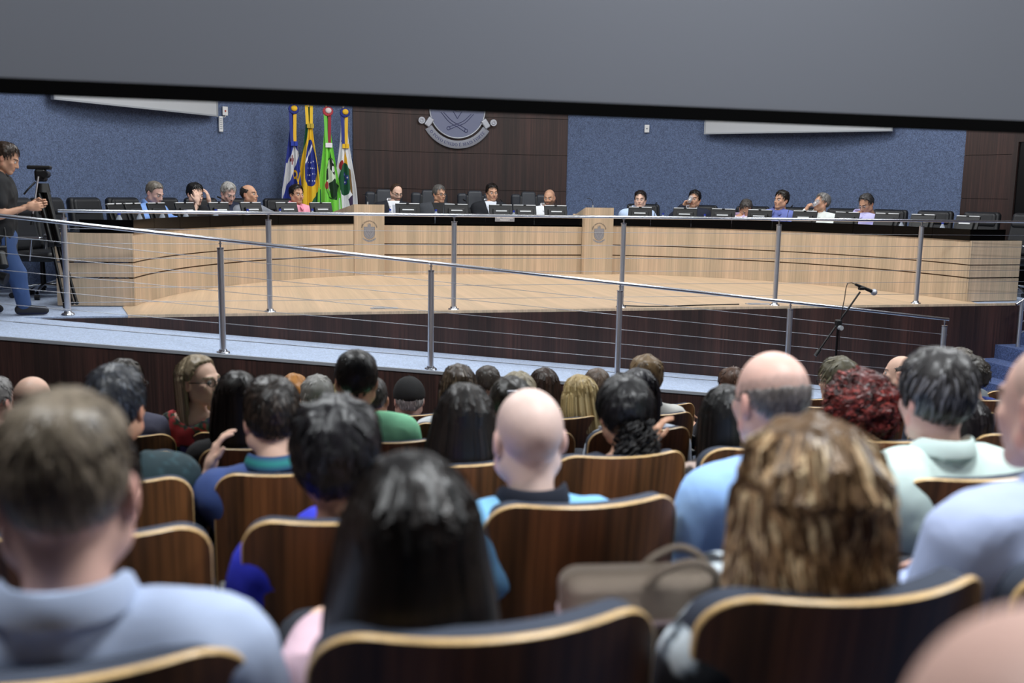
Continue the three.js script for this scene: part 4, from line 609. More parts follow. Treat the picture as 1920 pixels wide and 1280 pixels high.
// ---------- hands ----------
const handCache = new Map();
function handGeo(kind) {   // wrist at origin, fingers along +y, palm facing +z, thumb towards +x; kinds: relaxed, grip, flat
  if (handCache.has(kind)) return handCache.get(kind).clone();
  const P = [[-0.022, 0.02, 0, -0.026, 0.075, 0, 0.014, 0.013, 0.02], [0.0, 0.01, 0, 0.0, 0.08, 0, 0.017, 0.014, 0.02], [0.022, 0.02, 0, 0.024, 0.075, 0, 0.015, 0.012, 0.02], [0, -0.03, 0, 0, 0.02, 0, 0.022, 0.02, 0.02]];
  const bend = { relaxed: [0.35, 0.4, 0.3], grip: [0.8, 0.95, 0.6], flat: [0.12, 0.12, 0.08] }[kind], L = [[0.027, 0.036, 0.023, 0.018], [0.009, 0.042, 0.027, 0.02], [-0.0095, 0.04, 0.025, 0.019], [-0.027, 0.031, 0.02, 0.016]];
  L.forEach(([x, a, b, c], i) => { let p = [x, 0.082 - (i === 3 ? 0.008 : i === 0 ? 0.003 : 0), 0], an = 0; [a, b, c].forEach((l, k) => { an += bend[k]; const q = [p[0] + x * 0.06, p[1] + l * Math.cos(an), p[2] + l * Math.sin(an)], r = [0.0092, 0.0084, 0.0078, 0.007][k] - (i === 3 ? 0.001 : 0); P.push([...p, ...q, r, r - 0.0008, 0.004]); p = q; }); });
  const th = kind === 'grip' ? [[0.03, 0.03, 0.008], [0.045, 0.055, 0.03], [0.03, 0.075, 0.048]] : [[0.028, 0.025, 0.004], [0.052, 0.055, 0.018], [0.058, 0.083, 0.026]];
  P.push([0.014, 0.008, 0.002, ...th[0], 0.015, 0.014, 0.015], [...th[0], ...th[1], 0.0125, 0.0105, 0.006], [...th[1], ...th[2], 0.0102, 0.0088, 0.004]);
  const [a, b] = bounds(P, 0.012), g = nets(field(P), a, b, 0.0052); handCache.set(kind, g); return g.clone();
}
// place a hand: wrist W, finger direction F, palm normal N
function putHand(kind, W, F, N, left, s = 1) {
  const y = V(...F).normalize(), z = V(...N); z.addScaledVector(y, -z.dot(y)).normalize(); const x = new THREE.Vector3().crossVectors(y, z); if (left) x.negate();
  const g = handGeo(kind), m = new THREE.Matrix4().makeBasis(x.multiplyScalar(s), y.clone().multiplyScalar(s), z.clone().multiplyScalar(s)); m.setPosition(...W); g.applyMatrix4(m); if (left) { const ix = g.index.array; for (let i = 0; i < ix.length; i += 3) { const t = ix[i]; ix[i] = ix[i + 1]; ix[i + 1] = t; } } g.computeVertexNormals(); return g;
}
const skinMat = phy({ vertexColors: true, roughness: 0.46, specularIntensity: 0.6 }), hairMat = phy({ vertexColors: true, roughness: 0.38, specularIntensity: 0.7, side: THREE.DoubleSide }), clothMat = std({ vertexColors: true, roughness: 0.85, side: THREE.DoubleSide });
const SKIN = { fair: 0xe0b9a4, pink: 0xd9b0a2, tan: 0xcb9c80, olive: 0xb98a6c, brown: 0x96694f, pale: 0xe8cbc0 };
/* person: o = { label, head: [x,y,z] world centre of head, hs: head scale, look: [yaw, pitch, roll] deg (yaw 0 = towards -z, positive = to the right of the picture), base: [x, floorY, z], turn (same convention), seat (height of seat or 0 = standing),
   fem, sw (shoulder half width), girth, skin, hair, stubble, beard, shirt: { c, fn, sleeve, collar, jacket, tie }, pants, arms: { L: { e, w, f, n, k }, R: ... } (local: +z forward, +x = person's left), glasses, lo } */
function person(o) {
  const yaw = (a) => Math.PI - a * DEG, t = thing('person', o.label, 'person', o.base, yaw(o.turn ?? 0), o.group);
  t.updateMatrixWorld(true); const inv = t.matrixWorld.clone().invert(), hl = V(...o.head).applyMatrix4(inv), hs = o.hs ?? 1.08, seed = o.seed, lo = o.lo;
  const fem = o.fem, sw = o.sw ?? (fem ? 0.165 : 0.19), gi = o.girth ?? 1, [ly, lp, lr] = o.look ?? [o.turn ?? 0, 0, 0];
  const hq = new THREE.Quaternion().setFromEuler(new THREE.Euler(lp * DEG, yaw(ly) - yaw(o.turn ?? 0), (lr ?? 0) * DEG, 'YXZ'));
  const HM = new THREE.Matrix4().compose(hl, hq, V(hs, hs, hs)), hp = (x, y, z) => V(x, y, z).applyMatrix4(HM);
  // skeleton
  const seat = o.seat ?? 0.44, nb = V(0, -(o.neck ?? 0.155), -0.04).multiplyScalar(hs).applyQuaternion(new THREE.Quaternion().setFromEuler(new THREE.Euler(lp * DEG * 0.5, (yaw(ly) - yaw(o.turn ?? 0)) * 0.3, 0, 'YXZ'))).add(hl);
  const N = [nb.x, nb.y, nb.z], shY = nb.y - 0.02, P0 = [0, seat ? seat + 0.11 : (o.hip ?? 0.86), seat ? 0.03 : 0];
  if (seat) P0[0] = clamp(nb.x * 0.3, -0.1, 0.1);
  const C = [lerp(P0[0], N[0], 0.75), shY - 0.13, lerp(P0[2], N[2], 0.85)], g = gi * (sw / 0.19);
  const trunk = []; const both = (l, f) => { for (const s of [-1, 1]) l.push(f(s)); };
  both(trunk, (s) => [P0[0] + s * 0.075, P0[1], P0[2], C[0] + s * 0.085, C[1], C[2], 0.115 * gi, 0.105 * g, 0.08]);
  both(trunk, (s) => [C[0] + s * 0.085, C[1], C[2], N[0] + s * (sw - 0.075), shY - 0.065, N[2] + 0.005, 0.105 * g, 0.075 * g, 0.06]);
  both(trunk, (s) => [N[0] + s * 0.025, N[1] + 0.004, N[2], N[0] + s * (sw - 0.03), shY - 0.035, N[2], 0.036, 0.052, 0.045]);
  trunk.push([C[0], C[1], C[2] - 0.01, N[0], N[1] - 0.04, N[2] - 0.004, 0.1 * g, 0.062, 0.05]);
  if (gi > 1.08) trunk.push([P0[0], P0[1] + 0.08, P0[2] + 0.07, C[0], C[1] - 0.05, C[2] + 0.06, 0.12 * gi, 0.1 * gi, 0.08]);
  if (fem) both(trunk, (s) => [C[0] + s * 0.07, C[1] - 0.01, C[2] + 0.085, C[0] + s * 0.07, C[1] - 0.02, C[2] + 0.085, 0.05, 0.05, 0.05]);
  const neck = [[N[0], N[1] - 0.03, N[2], ...hp(0, -0.07, -0.022).toArray(), 0.058 * (fem ? 0.88 : 1) * hs, 0.052 * (fem ? 0.88 : 1) * hs, 0.03]];
  const S = (s) => [N[0] + s * sw, shY - 0.05, N[2]];
  const def = (s) => ({ e: [N[0] + s * (sw + 0.05), shY - 0.3, N[2] + 0.05], w: [s * 0.11, seat ? seat + 0.2 : 0.8, seat ? 0.3 : 0.1], f: seat ? [-s * 0.4, -0.25, 0.9] : [0, -1, 0.1], n: seat ? [0, -1, -0.2] : [-s, 0, 0], k: 'relaxed' });
  const arms = {}; for (const [k, s] of [['L', 1], ['R', -1]]) arms[k] = { ...def(s), ...(o.arms?.[k] || {}), s };
  const ua = 0.052 * (fem ? 0.86 : 1) * Math.sqrt(gi), upper = [], fore = [];
  for (const a of Object.values(arms)) { upper.push([...S(a.s), ...a.e, ua + 0.004, ua - 0.008, 0.04]); fore.push([...a.e, ...a.w, ua - 0.01, 0.027, 0.02]); }
  const legs = []; const kneeZ = o.kneeZ ?? 0.46;
  if (seat) both(legs, (s) => [P0[0] + s * 0.085, seat + 0.085, 0.03, P0[0] + s * 0.12, seat + 0.07, kneeZ, 0.085, 0.062, 0.05]), both(legs, (s) => [P0[0] + s * 0.12, seat + 0.07, kneeZ, P0[0] + s * 0.12, 0.09, kneeZ - 0.03, 0.058, 0.042, 0.03]);
  else for (const [s, fz] of [[-1, o.stride?.[0] ?? 0], [1, o.stride?.[1] ?? 0]]) { const hip = [P0[0] + s * 0.085, P0[1] - 0.03, 0], kn = [s * 0.095, P0[1] * 0.53, fz * 0.55 + 0.04], an = [s * 0.09, 0.09, fz]; legs.push([...hip, ...kn, 0.092, 0.062, 0.05], [...kn, ...an, 0.062, 0.045, 0.03]); }
  const feet = []; if (seat) both(feet, (s) => [P0[0] + s * 0.12, 0.045, kneeZ - 0.05, P0[0] + s * 0.13, 0.035, kneeZ + 0.11, 0.042, 0.034, 0.02]); else for (const [s, fz] of [[-1, o.stride?.[0] ?? 0], [1, o.stride?.[1] ?? 0]]) feet.push([s * 0.09, 0.05, fz - 0.03, s * 0.1, 0.04, fz + 0.16, 0.047, 0.036, 0.02]);
  // body: trunk, limbs, head and hands in one mesh with skin colours
  const skin = lin(SKIN[o.skin ?? 'tan']), all = [...trunk, ...neck, ...upper, ...fore, ...legs];
  const bb = bounds(all, 0.03), body = nets(field(all, -0.006), bb[0], bb[1], lo ? 0.03 : 0.022);
  const sk = (x, y, z, c, q) => { const n = 1 + 0.05 * noise(x * 30, y * 30, z * 30 + seed) + 0.05 * noise(x * 9, y * 9, z * 9); for (let i = 0; i < 3; i++) c[i] = skin[i] * n; };
  colorize(body, sk);
  const hg = headGeo({ fem: !!fem, jaw: o.jaw ?? 1, fat: o.fat ?? 1 }, o.hi ? 0.0036 : lo ? 0.0062 : 0.005);
  const brow = lin(o.brow ?? o.hair?.c?.[0] ?? 0x3a2a20), lip = lin(fem ? (o.lips ?? 0xa8504e) : 0xa86a5c), beard = o.beard ? lin(o.beard.c) : null, stub = o.stubble ? lin(o.stubble.c) : null, tmp = [0, 0, 0];
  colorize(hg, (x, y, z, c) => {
    sk(x, y, z, c);
    const ax = Math.abs(x), cheek = Math.exp(-(((ax - 0.045) / 0.02) ** 2 + ((y + 0.03) / 0.02) ** 2)) * (z > 0.03 ? 0.3 : 0); c[1] *= 1 - 0.2 * cheek; c[2] *= 1 - 0.2 * cheek;
    if (Math.abs(x) > 0.079) { c[1] *= 0.86; c[2] *= 0.86; }
    if (z > 0.06) {
      const lm = sstep(1, 0.75, Math.hypot(x / 0.026, (y + 0.0665) / 0.0125)) * (z > 0.07 ? 1 : 0); mix3(c, c.slice(), lip, lm * 0.8);
      const arch = 0.023 + 0.006 * (1 - ((ax - 0.034) / 0.022) ** 2) - 0.002, bm = sstep(0.0065, 0.004, Math.abs(y - arch)) * sstep(0.012, 0.016, ax) * sstep(0.058, 0.05, ax); mix3(c, c.slice(), brow, bm * 0.85);
      const em = sstep(1, 0.7, Math.hypot((ax - 0.031) / 0.018, (y - 0.001) / 0.0065)); mix3(c, c.slice(), lin(0x5a3a2e), em * 0.35);  // brown tint round the eyes: lashes plus socket shade painted into the colour
    }
    if (beard) { const line = -0.035 - 0.02 * sstep(0.07, 0.02, z) * 0 , m = sstep(line + 0.008, line - 0.008, y + 0.012 * noise(x * 60, y * 60, z * 60)) * sstep(-0.03, -0.005, z) * (y > -0.135 ? 1 : 0) * (1 - sstep(1.1, 0.8, Math.hypot(x / 0.024, (y + 0.067) / 0.011))) * (o.beard.goatee ? sstep(0.04, 0.025, ax) : 1) * sstep(-0.034, -0.044, y - (ax > 0.05 ? 0.03 : 0)); mix3(c, c.slice(), beard, m * (0.75 + 0.2 * noise(x * 200, y * 200, z * 200))); }
    if (stub) { const X = x - HC[0], Y = y - HC[1], Z = z - HC[2], l = Math.hypot(X, Y, Z); if (ax < 0.079 || z < -0.03) { const m = coverOf(o.stubble, X / l, Y / l, Z / l) * (o.stubble.a ?? 0.6); mix3(c, c.slice(), stub, clamp(m * (0.85 + 0.3 * noise(x * 220, y * 220, z * 220)), 0, 1)); } }
  });
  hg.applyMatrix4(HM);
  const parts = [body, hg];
  for (const s of [-1, 1]) { const eg = new THREE.SphereGeometry(0.0128, 14, 10); colorize(eg, (x, y, z, c) => { const d = Math.hypot(x, y); const q = z < 0 ? [0.6, 0.55, 0.52] : d < 0.0024 ? [0.01, 0.01, 0.01] : d < 0.0058 ? lin(o.iris ?? 0x3a2616) : [0.6, 0.57, 0.55]; c[0] = q[0]; c[1] = q[1]; c[2] = q[2]; }); eg.deleteAttribute('uv'); eg.translate(s * 0.031, 0.001, 0.0795).applyMatrix4(HM); parts.push(eg); }
  for (const [k, a] of Object.entries(arms)) { const h = putHand(a.k, a.w, a.f, a.n, k === 'L', fem ? 0.9 : 1); colorize(h, sk); parts.push(h); }
  mesh('body', merge(parts), skinMat, t);
  // clothing
  const sh = o.shirt, sleeve = sh.sleeve ?? 'short', cloth = [...trunk];
  for (const a of Object.values(arms)) { const s0 = S(a.s); if (sleeve === 'none') continue; const f = sleeve === 'short' ? 0.62 : 1; cloth.push([...s0, ...s0.map((v, i) => lerp(v, a.e[i], f)), ua + 0.012, (sleeve === 'short' ? ua + 0.008 : ua), 0.035]); if (sleeve === 'long') cloth.push([...a.e, ...a.e.map((v, i) => lerp(v, a.w[i], 0.9)), ua - 0.004, 0.036, 0.02]); }
  const wr = sh.wr ?? (o.hi ? 0.009 : 0.006), cf = field(cloth, sh.jacket ? 0.02 : 0.012), open = sh.open ?? (sh.collar !== undefined ? 0.064 : 0.074);
  const nk = [N[0], N[1] + (sh.collar !== undefined ? 0.055 : 0.035), N[2] + 0.012];
  const shirtF = (x, y, z) => { const d = cf(x, y, z); if (d > 0.05 || d < -0.05) return d; const w = d + wr * noise(x * 9 + seed, y * 7 - x * 6, z * 9) + wr * 0.6 * noise(x * 26, y * 22 + x * 9, z * 26 + seed); const yy = y - nk[1], cut = open * hs - Math.hypot(x - nk[0], yy > 0 ? yy * 0.35 : yy * (sh.collar !== undefined ? 1.5 : 0.95), (z - nk[2]) * 0.9) - (sh.low ? sh.low * sstep(0.1, -0.15, z - nk[2]) : 0); return smax(w, cut, 0.008); };
  const cb = bounds(cloth, 0.04), sg = nets(shirtF, cb[0], cb[1], o.hi ? 0.012 : lo ? 0.022 : 0.016), sc = lin(sh.c), fn = sh.fn;
  colorize(sg, (x, y, z, c) => { const n = 1 + 0.04 * noise(x * 40, y * 40, z * 40); c[0] = sc[0] * n; c[1] = sc[1] * n; c[2] = sc[2] * n; if (fn) fn(x - N[0], y - N[1], z - N[2], c); });
  mesh(sh.jacket ? 'jacket' : sh.name ?? 'shirt', sg, clothMat, t);
  if (sh.jacket || sh.front) {   // shirt front and tie in the opening
    const bw = (k, y0) => (x, y, z) => Math.max(cf(x, y, z) - k, -(z - C[2] - 0.02), Math.abs(x - N[0] * 0.6 - C[0] * 0.4) - (y - (shY - y0)) * 0.26, y - N[1] - 0.035);
    const fg = nets(bw(0.006, 0.3), [C[0] - 0.12, shY - 0.34, C[2]], [C[0] + 0.12, N[1] + 0.06, C[2] + 0.24], 0.01); colorize(fg, (x, y, z, c) => { const q = lin(sh.front ?? 0xe4e6ea); c[0] = q[0]; c[1] = q[1]; c[2] = q[2]; }); if (fg.index.count) mesh('shirt_front', fg, clothMat, t);
    if (sh.tie) { const tf = (x, y, z) => Math.max(cf(x, y, z) - 0.014, -(z - C[2] - 0.02), Math.abs(x - N[0] * 0.6 - C[0] * 0.4) - 0.02 - (shY - y) * 0.04, y - N[1] + 0.02, shY - 0.32 - y); const tg = nets(tf, [C[0] - 0.08, shY - 0.34, C[2]], [C[0] + 0.08, N[1] + 0.06, C[2] + 0.25], 0.008); colorize(tg, (x, y, z, c) => { const q = lin(sh.tie); c[0] = q[0]; c[1] = q[1]; c[2] = q[2]; }); if (tg.index.count) mesh('necktie', tg, clothMat, t); }
  }
  if (sh.collar !== undefined) {   // folded collar band round the neck
    const cc = lin(sh.collar), pos = [], col = [], idx = [], n = 40, prof = [[0.0, 0.0, 0], [0.004, 0.03, 0], [0.008, 0.042, 0], [0.014, 0.04, 1], [0.021, 0.02, 1], [0.026, -0.004, 1], [0.021, -0.006, 1], [0.014, 0.012, 1]], m = prof.length, rr = 0.066 * hs * (fem ? 0.9 : 1) * (o.fat ?? 1);
    for (let i = 0; i <= n; i++) { const a = lerp(-158, 158, i / n) * DEG, front = sstep(-0.3, 1, -Math.cos(a)); for (const [r, y, out] of prof) { const R2 = rr + r * (1 + (out ? front * 0.8 : 0)), yy = y * (1 - 0.3 * front) - 0.062 * front - (out && front > 0.5 ? (front - 0.5) * 0.035 : 0); pos.push(N[0] + R2 * Math.sin(a), N[1] + 0.03 + yy, N[2] + 0.004 - R2 * Math.cos(a) * 1.05); let q = cc; if (sh.cfn) q = sh.cfn(y, r, cc); col.push(...q); } }
    for (let i = 0; i < n; i++) for (let k = 0; k < m; k++) { const a = i * m + k, b = i * m + (k + 1) % m; idx.push(a, a + m, b, b, a + m, b + m); }
    const g2 = new THREE.BufferGeometry(); g2.setAttribute('position', new THREE.Float32BufferAttribute(pos, 3)); g2.setAttribute('color', new THREE.Float32BufferAttribute(col, 3)); g2.setIndex(idx); g2.computeVertexNormals(); mesh('collar', g2, clothMat, t);
  }
  const pcol = lin(o.pants ?? 0x20242e), lowerP = [...legs]; both(lowerP, (s) => [P0[0] + s * 0.05, P0[1] - 0.02, P0[2], P0[0] + s * 0.075, P0[1] - 0.02, P0[2], 0.115 * gi, 0.115 * gi, 0.06]);
  const pb = bounds(lowerP, 0.03), pg = nets(field(lowerP, 0.014), pb[0], pb[1], lo ? 0.034 : 0.024); colorize(pg, (x, y, z, c) => { const n = 1 + 0.12 * noise(x * 12, y * 8, z * 12); c[0] = pcol[0] * n; c[1] = pcol[1] * n; c[2] = pcol[2] * n; }); mesh('trousers', pg, clothMat, t);
  for (const f of feet) { const fb = bounds([f], 0.01), g3 = nets((x, y, z) => Math.max(field([f])(x, y, z), 0.004 - y), fb[0].map((v, i) => (i === 1 ? -0.01 : v)), fb[1], 0.014); colorize(g3, (x, y, z, c) => { c[0] = c[1] = c[2] = 0.02; c[2] = y < 0.025 ? 0.06 : 0.025; }); mesh('shoe', g3, clothMat, t); }
  if (o.hair) { const hgeo = makeHair(o.hair, seed, lo); hgeo.applyMatrix4(HM); mesh('hair', hgeo, hairMat, t); }
  if (o.glasses) { const rim = [], gm = o.glasses === 2 ? M.silver : M.plasticBlack, w = o.glasses === 2 ? 0.0013 : 0.002; for (const s of [-1, 1]) { rim.push(new THREE.TorusGeometry(0.021, w, 6, 24).scale(1.15, 0.86, 1).translate(s * 0.0315, 0.0, 0.1)); rim.push(rod([s * 0.055, 0.004, 0.097], [s * 0.083, 0.006, -0.012], w, w, 6)); } rim.push(rod([-0.01, 0.004, 0.1035], [0.01, 0.004, 0.1035], w, w, 6)); const gg = merge(rim); gg.applyMatrix4(HM); const G = mesh('glasses', gg, gm, t); for (const s of [-1, 1]) { const lg = new THREE.CircleGeometry(0.0205, 20).scale(1.15, 0.86, 1).translate(s * 0.0315, 0, 0.1); lg.applyMatrix4(HM); mesh('lens', lg, phy({ color: 0xffffff, transmission: 1, thickness: 0, roughness: 0.02 }), G); } }
  o.extra?.(t, { HM, hp, N, C, shY, hs });
  return t;
}
// ---------- hair recipes ----------
const HAIR = {
  short: (c, x = {}) => ({ top: 0.022, side: 0.011, back: 0.013, n: 420, lockLen: 0.045, r: 0.003, mess: 0.5, c, ...x }),
  crop: (c, x = {}) => ({ top: 0.012, side: 0.005, back: 0.006, n: 500, lockLen: 0.02, r: 0.002, mess: 0.4, lump: 0.1, c, ...x }),
  sides: (c, x = {}) => ({ top: 0.006, side: 0.006, back: 0.007, bald: 22, n: 320, lockLen: 0.02, r: 0.0018, lump: 0.1, c, ...x }),
  puffy: (c, x = {}) => ({ top: 0.04, side: 0.026, back: 0.034, n: 620, lockLen: 0.075, r: 0.0042, mess: 0.7, c, ...x }),
  long: (c, x = {}) => ({ top: 0.02, side: 0.016, back: 0.02, len: 0.3, wid: 0.108, dep: 0.125, n: 460, r: 0.0036, c, ...x }),
  wavy: (c, x = {}) => ({ top: 0.034, side: 0.026, back: 0.04, len: 0.15, wid: 0.116, dep: 0.135, curl: 0.012, n: 620, r: 0.005, c, ...x }),
  curly: (c, x = {}) => ({ top: 0.046, side: 0.046, back: 0.05, n: 760, lockLen: 0.06, r: 0.0045, curl: 0.011, mess: 1.2, lump: 0.35, c, ...x }),
};
const seatBase = (k, x, dz = 0) => [x, ROWY[k], ROWZ[k] - 0.27 - dz];
// audience member: row k, crown [x, y, z]; hx = hair height above the skull
function sitter(label, k, crown, o) {
  const hs = o.hs ?? 1.1, up = 0.121 * hs + (o.hair ? Math.max(o.hair.top ?? 0, 0) * hs * 0.9 : 0);
  return person({ label, head: [crown[0], crown[1] - up, crown[2] + (o.dz ?? 0)], base: seatBase(k, crown[0] + (o.bx ?? 0), o.fwd ?? 0), look: o.look ?? [o.turn ?? 0, 4, 0], lo: k >= 3, ...o, hs });
}
const flower = (a, b, c3) => { const A = lin(a), B = lin(b), Cc = c3 ? lin(c3) : null; return (x, y, z, c) => { const n = noise(x * 22, y * 22, z * 22 + 7) + 0.4 * noise(x * 48, y * 48, z * 48); if (n > 0.22) { c[0] = A[0]; c[1] = A[1]; c[2] = A[2]; } else if (n > 0.12) { c[0] = B[0]; c[1] = B[1]; c[2] = B[2]; } else if (Cc && n < -0.3) { c[0] = Cc[0]; c[1] = Cc[1]; c[2] = Cc[2]; } }; };
// nearest row
sitter('man with short cropped brown hair in a pale blue collared shirt, left foreground', 0, [-3.583, 2.066, -1.457], { seed: 1, hi: true, hs: 1.07, skin: 'pink', hair: HAIR.crop([0x6a5f50, 0x85796a, 0x544a40], { top: 0.02, side: 0.002, back: 0.003, n: 900, r: 0.0022, lockLen: 0.03, nape: 12 }), stubble: { c: 0x3a3028, a: 0.75 }, shirt: { c: 0xb9c8e6, collar: 0xb9c8e6, sleeve: 'long' }, sw: 0.21, look: [-4, 6, 0] });
sitter('woman with very long straight black hair and a pink top, centre foreground', 0, [-3.097, 1.947, -1.477], { seed: 2, hi: true, fem: true, hs: 1.06, skin: 'fair', hair: HAIR.long([0x0c0a0a, 0x16110f, 0x201815], { len: 0.46, wid: 0.118, dep: 0.14, flare: 0.035, n: 900, r: 0.003, back: 0.03 }), shirt: { c: 0xd3b3bf, sleeve: 'long' }, sw: 0.19 });
sitter('woman with wavy auburn-blonde hair in a black and white patterned blouse', 0, [-2.423, 1.986, -1.457], { seed: 3, hi: true, fem: true, hs: 1.06, skin: 'fair', hair: HAIR.wavy([0x6d543a, 0x5a4430, 0xb39470, 0xd2b892, 0x9a7a58, 0x6a5138], { n: 2200, r: 0.0032, curl: 0.012, waves: 0.75, shrink: 0.95, flare: 0.012, len: 0.165, lump: 0.3 }), shirt: { c: 0x14181f, fn: flower(0xc9d3da, 0x7c8894), sleeve: 'long' }, sw: 0.2, girth: 1.1 });
sitter('shaven-headed man in a pale blue striped shirt at the right edge', 0, [-1.845, 2.085, -1.537], { seed: 4, hi: true, hs: 1.07, skin: 'pink', stubble: { c: 0x8a8078, a: 0.45 }, shirt: { c: 0xb4c2e6, collar: 0xb4c2e6, sleeve: 'long' }, sw: 0.215, girth: 1.1, look: [-6, 4, 0], turn: 0 });
person({ label: 'blurred bald person in the lower right corner, nearest the camera', head: [-2.903, 1.996, -0.412], hs: 1.08, base: [-2.85, 0.86, -0.36], look: [0, 8, 0], seed: 5, skin: 'pink', stubble: { c: 0x8a7a74, a: 0.3 }, shirt: { c: 0x53565e, sleeve: 'long' }, lo: true });
// second row
sitter('dark-haired person mostly hidden behind the cropped man in the left foreground', 1, [-3.690, 1.773, -2.498], { seed: 6, skin: 'fair', hair: HAIR.short([0x15110f, 0x221a16]), glasses: 1, shirt: { c: 0x2a2d33 }, look: [18, 4, 0] });
sitter('woman with short thick black hair in a royal blue top', 1, [-3.125, 1.833, -2.478], { seed: 7, fem: true, hs: 1.08, skin: 'tan', hair: HAIR.puffy([0x0d0c0e, 0x1a181c, 0x101013], { n: 900 }), shirt: { c: 0x2a33c4, open: 0.085, low: 0.02 }, sw: 0.19, girth: 1.1, look: [8, 6, 0] });
sitter('bald man in a light blue polo shirt with a navy collar', 1, [-2.617, 1.831, -2.498], { seed: 8, hs: 1.14, skin: 'pale', stubble: { c: 0x9a8880, a: 0.28 }, shirt: { c: 0x84c2f0, collar: 0x0e1526 }, sw: 0.19, look: [0, 4, 0] });
sitter('balding man with grey sides and glasses in a sky blue shirt', 1, [-1.926, 1.921, -2.458], { seed: 9, hs: 1.16, skin: 'pink', hair: HAIR.sides([0x7d7774, 0x5d5754], { bald: 2, side: 0.003, back: 0.003, top: 0.001, tiltBald: 0.6 }), stubble: { c: 0x6a625e, a: 0.5, bald: 14, tiltBald: 0.6 }, glasses: 1, shirt: { c: 0x98c0f4, collar: 0x98c0f4, sleeve: 'long' }, sw: 0.215, girth: 1.1, look: [-4, 4, 0], turn: -4 });
sitter('man with swept grey and black hair in a mint green shirt', 1, [-1.373, 1.918, -2.478], { seed: 10, hs: 1.08, skin: 'pink', hair: HAIR.short([0x1d1b1b, 0x3a3838, 0x6d6c70], { top: 0.03, side: 0.014, back: 0.016, lockLen: 0.07, n: 700 }), shirt: { c: 0xd2e6e0, collar: 0xd2e6e0 }, sw: 0.22, girth: 1.12, look: [2, 4, 0] });
// third row
sitter('man in a dark green speckled shirt with thinning dark hair, left side', 2, [-3.779, 1.743, -3.579], { seed: 11, skin: 'tan', hair: HAIR.short([0x17181c, 0x2a2d34, 0x3b414c], { n: 620 }), shirt: { c: 0x1d3238, fn: (x, y, z, c) => { if (noise(x * 70, y * 70, z * 70) > 0.45) { c[0] *= 1.8; c[1] *= 1.8; c[2] *= 1.8; } } }, sw: 0.2, look: [14, 4, 0] });
sitter('dark-haired man in a blue polo with teal striped collar', 2, [-3.264, 1.696, -3.519], { seed: 12, hs: 1.1, skin: 'fair', hair: HAIR.short([0x14110f, 0x241d19, 0x352b24], { n: 620, top: 0.026, mess: 0.9 }), shirt: { c: 0x33487e, collar: 0x2f4a78, cfn: (y, r, q) => (Math.abs(y - 0.012) < 0.012 && r > 0.012 ? lin(0x2f8f8a) : q) }, sw: 0.2, look: [-6, 8, 0], arms: { L: { e: [0.26, 0.62, 0.12], w: [0.22, 0.8, 0.1], f: [-0.3, 1, 0.1], n: [-1, 0, 0], k: 'relaxed' } } });
sitter('woman with straight black hair fading to blonde tips', 2, [-2.574, 1.649, -3.519], { seed: 13, fem: true, hs: 1.08, skin: 'fair', hair: HAIR.long([0x100d0c, 0x1c1613], { len: 0.33, wid: 0.13, dep: 0.135, flare: 0.02, n: 800, r: 0.003, tip: 0xa08a62 }), shirt: { c: 0x24262c } });
sitter('woman with a curly black ponytail in a navy sleeveless top', 2, [-1.948, 1.666, -3.519], { seed: 14, fem: true, hs: 1.12, skin: 'tan', hair: HAIR.short([0x0c0b0c, 0x1a181a], { top: 0.018, side: 0.018, back: 0.024, n: 700, lockLen: 0.09, mess: 0.25 }), shirt: { c: 0x1a2031, sleeve: 'none', open: 0.09 }, girth: 1.08, sw: 0.2,
  extra: (t, k) => { const R = rng(77), pos = []; const gs = []; for (let i = 0; i < 260; i++) { const a = R() * 6.28, r = Math.sqrt(R()) * 0.072, y0 = 0.0 - 0.13 * R(), bx = Math.cos(a) * r * (0.7 + 0.5 * sstep(0.02, -0.12, y0)), bz = -0.128 + Math.sin(a) * r * 0.5, p = []; for (let j = 0; j < 7; j++) { const tt = j / 6, ph = a * 3 + tt * 7; p.push([bx + 0.013 * Math.cos(ph), y0 - 0.05 * tt, bz + 0.013 * Math.sin(ph)]); } gs.push(tube(p, 0.0042, 7, 4)); } const g = merge(gs); colorize(g, (x, y, z, c) => { const q = 0.006 + 0.012 * (0.5 + 0.5 * noise(x * 60, y * 60, z * 60)); c[0] = q * 1.1; c[1] = q; c[2] = q; }); g.applyMatrix4(k.HM); mesh('ponytail', g, hairMat, t); for (const s of [-1, 1]) { const e = new THREE.SphereGeometry(0.007, 10, 8).translate(s * 0.084, -0.047, -0.01); e.applyMatrix4(k.HM); mesh('earring', e, M.silver, t); } } });
sitter('woman with long straight black hair and a spotted blouse, one arm raised', 2, [-1.484, 1.594, -3.579], { seed: 15, fem: true, hs: 1.05, skin: 'tan', hair: HAIR.long([0x0a0909, 0x141212], { len: 0.36, wid: 0.11, dep: 0.12, n: 500 }), shirt: { c: 0xb7a39a, fn: flower(0x2a2322, 0x6d5a52) }, arms: { L: { e: [0.3, 0.62, 0.06], w: [0.24, 0.8, 0.1], f: [-0.4, 0.9, 0.2], n: [-1, 0, 0], k: 'relaxed' } } });
sitter('woman with curly dark red hair', 2, [-0.933, 1.655, -3.479], { seed: 16, fem: true, hs: 1.12, skin: 'fair', hair: HAIR.curly([0x35110f, 0x5a1c1a, 0x23090a, 0x8a3a34], { n: 1000 }), shirt: { c: 0x1c1d22 } });
sitter('person with long dark hair half hidden right of the mint green shirt', 2, [-0.419, 1.529, -3.499], { seed: 17, fem: true, hs: 1.0, skin: 'fair', hair: HAIR.long([0x100d0e, 0x1c1719], { len: 0.3 }), shirt: { c: 0x5a3048 } });
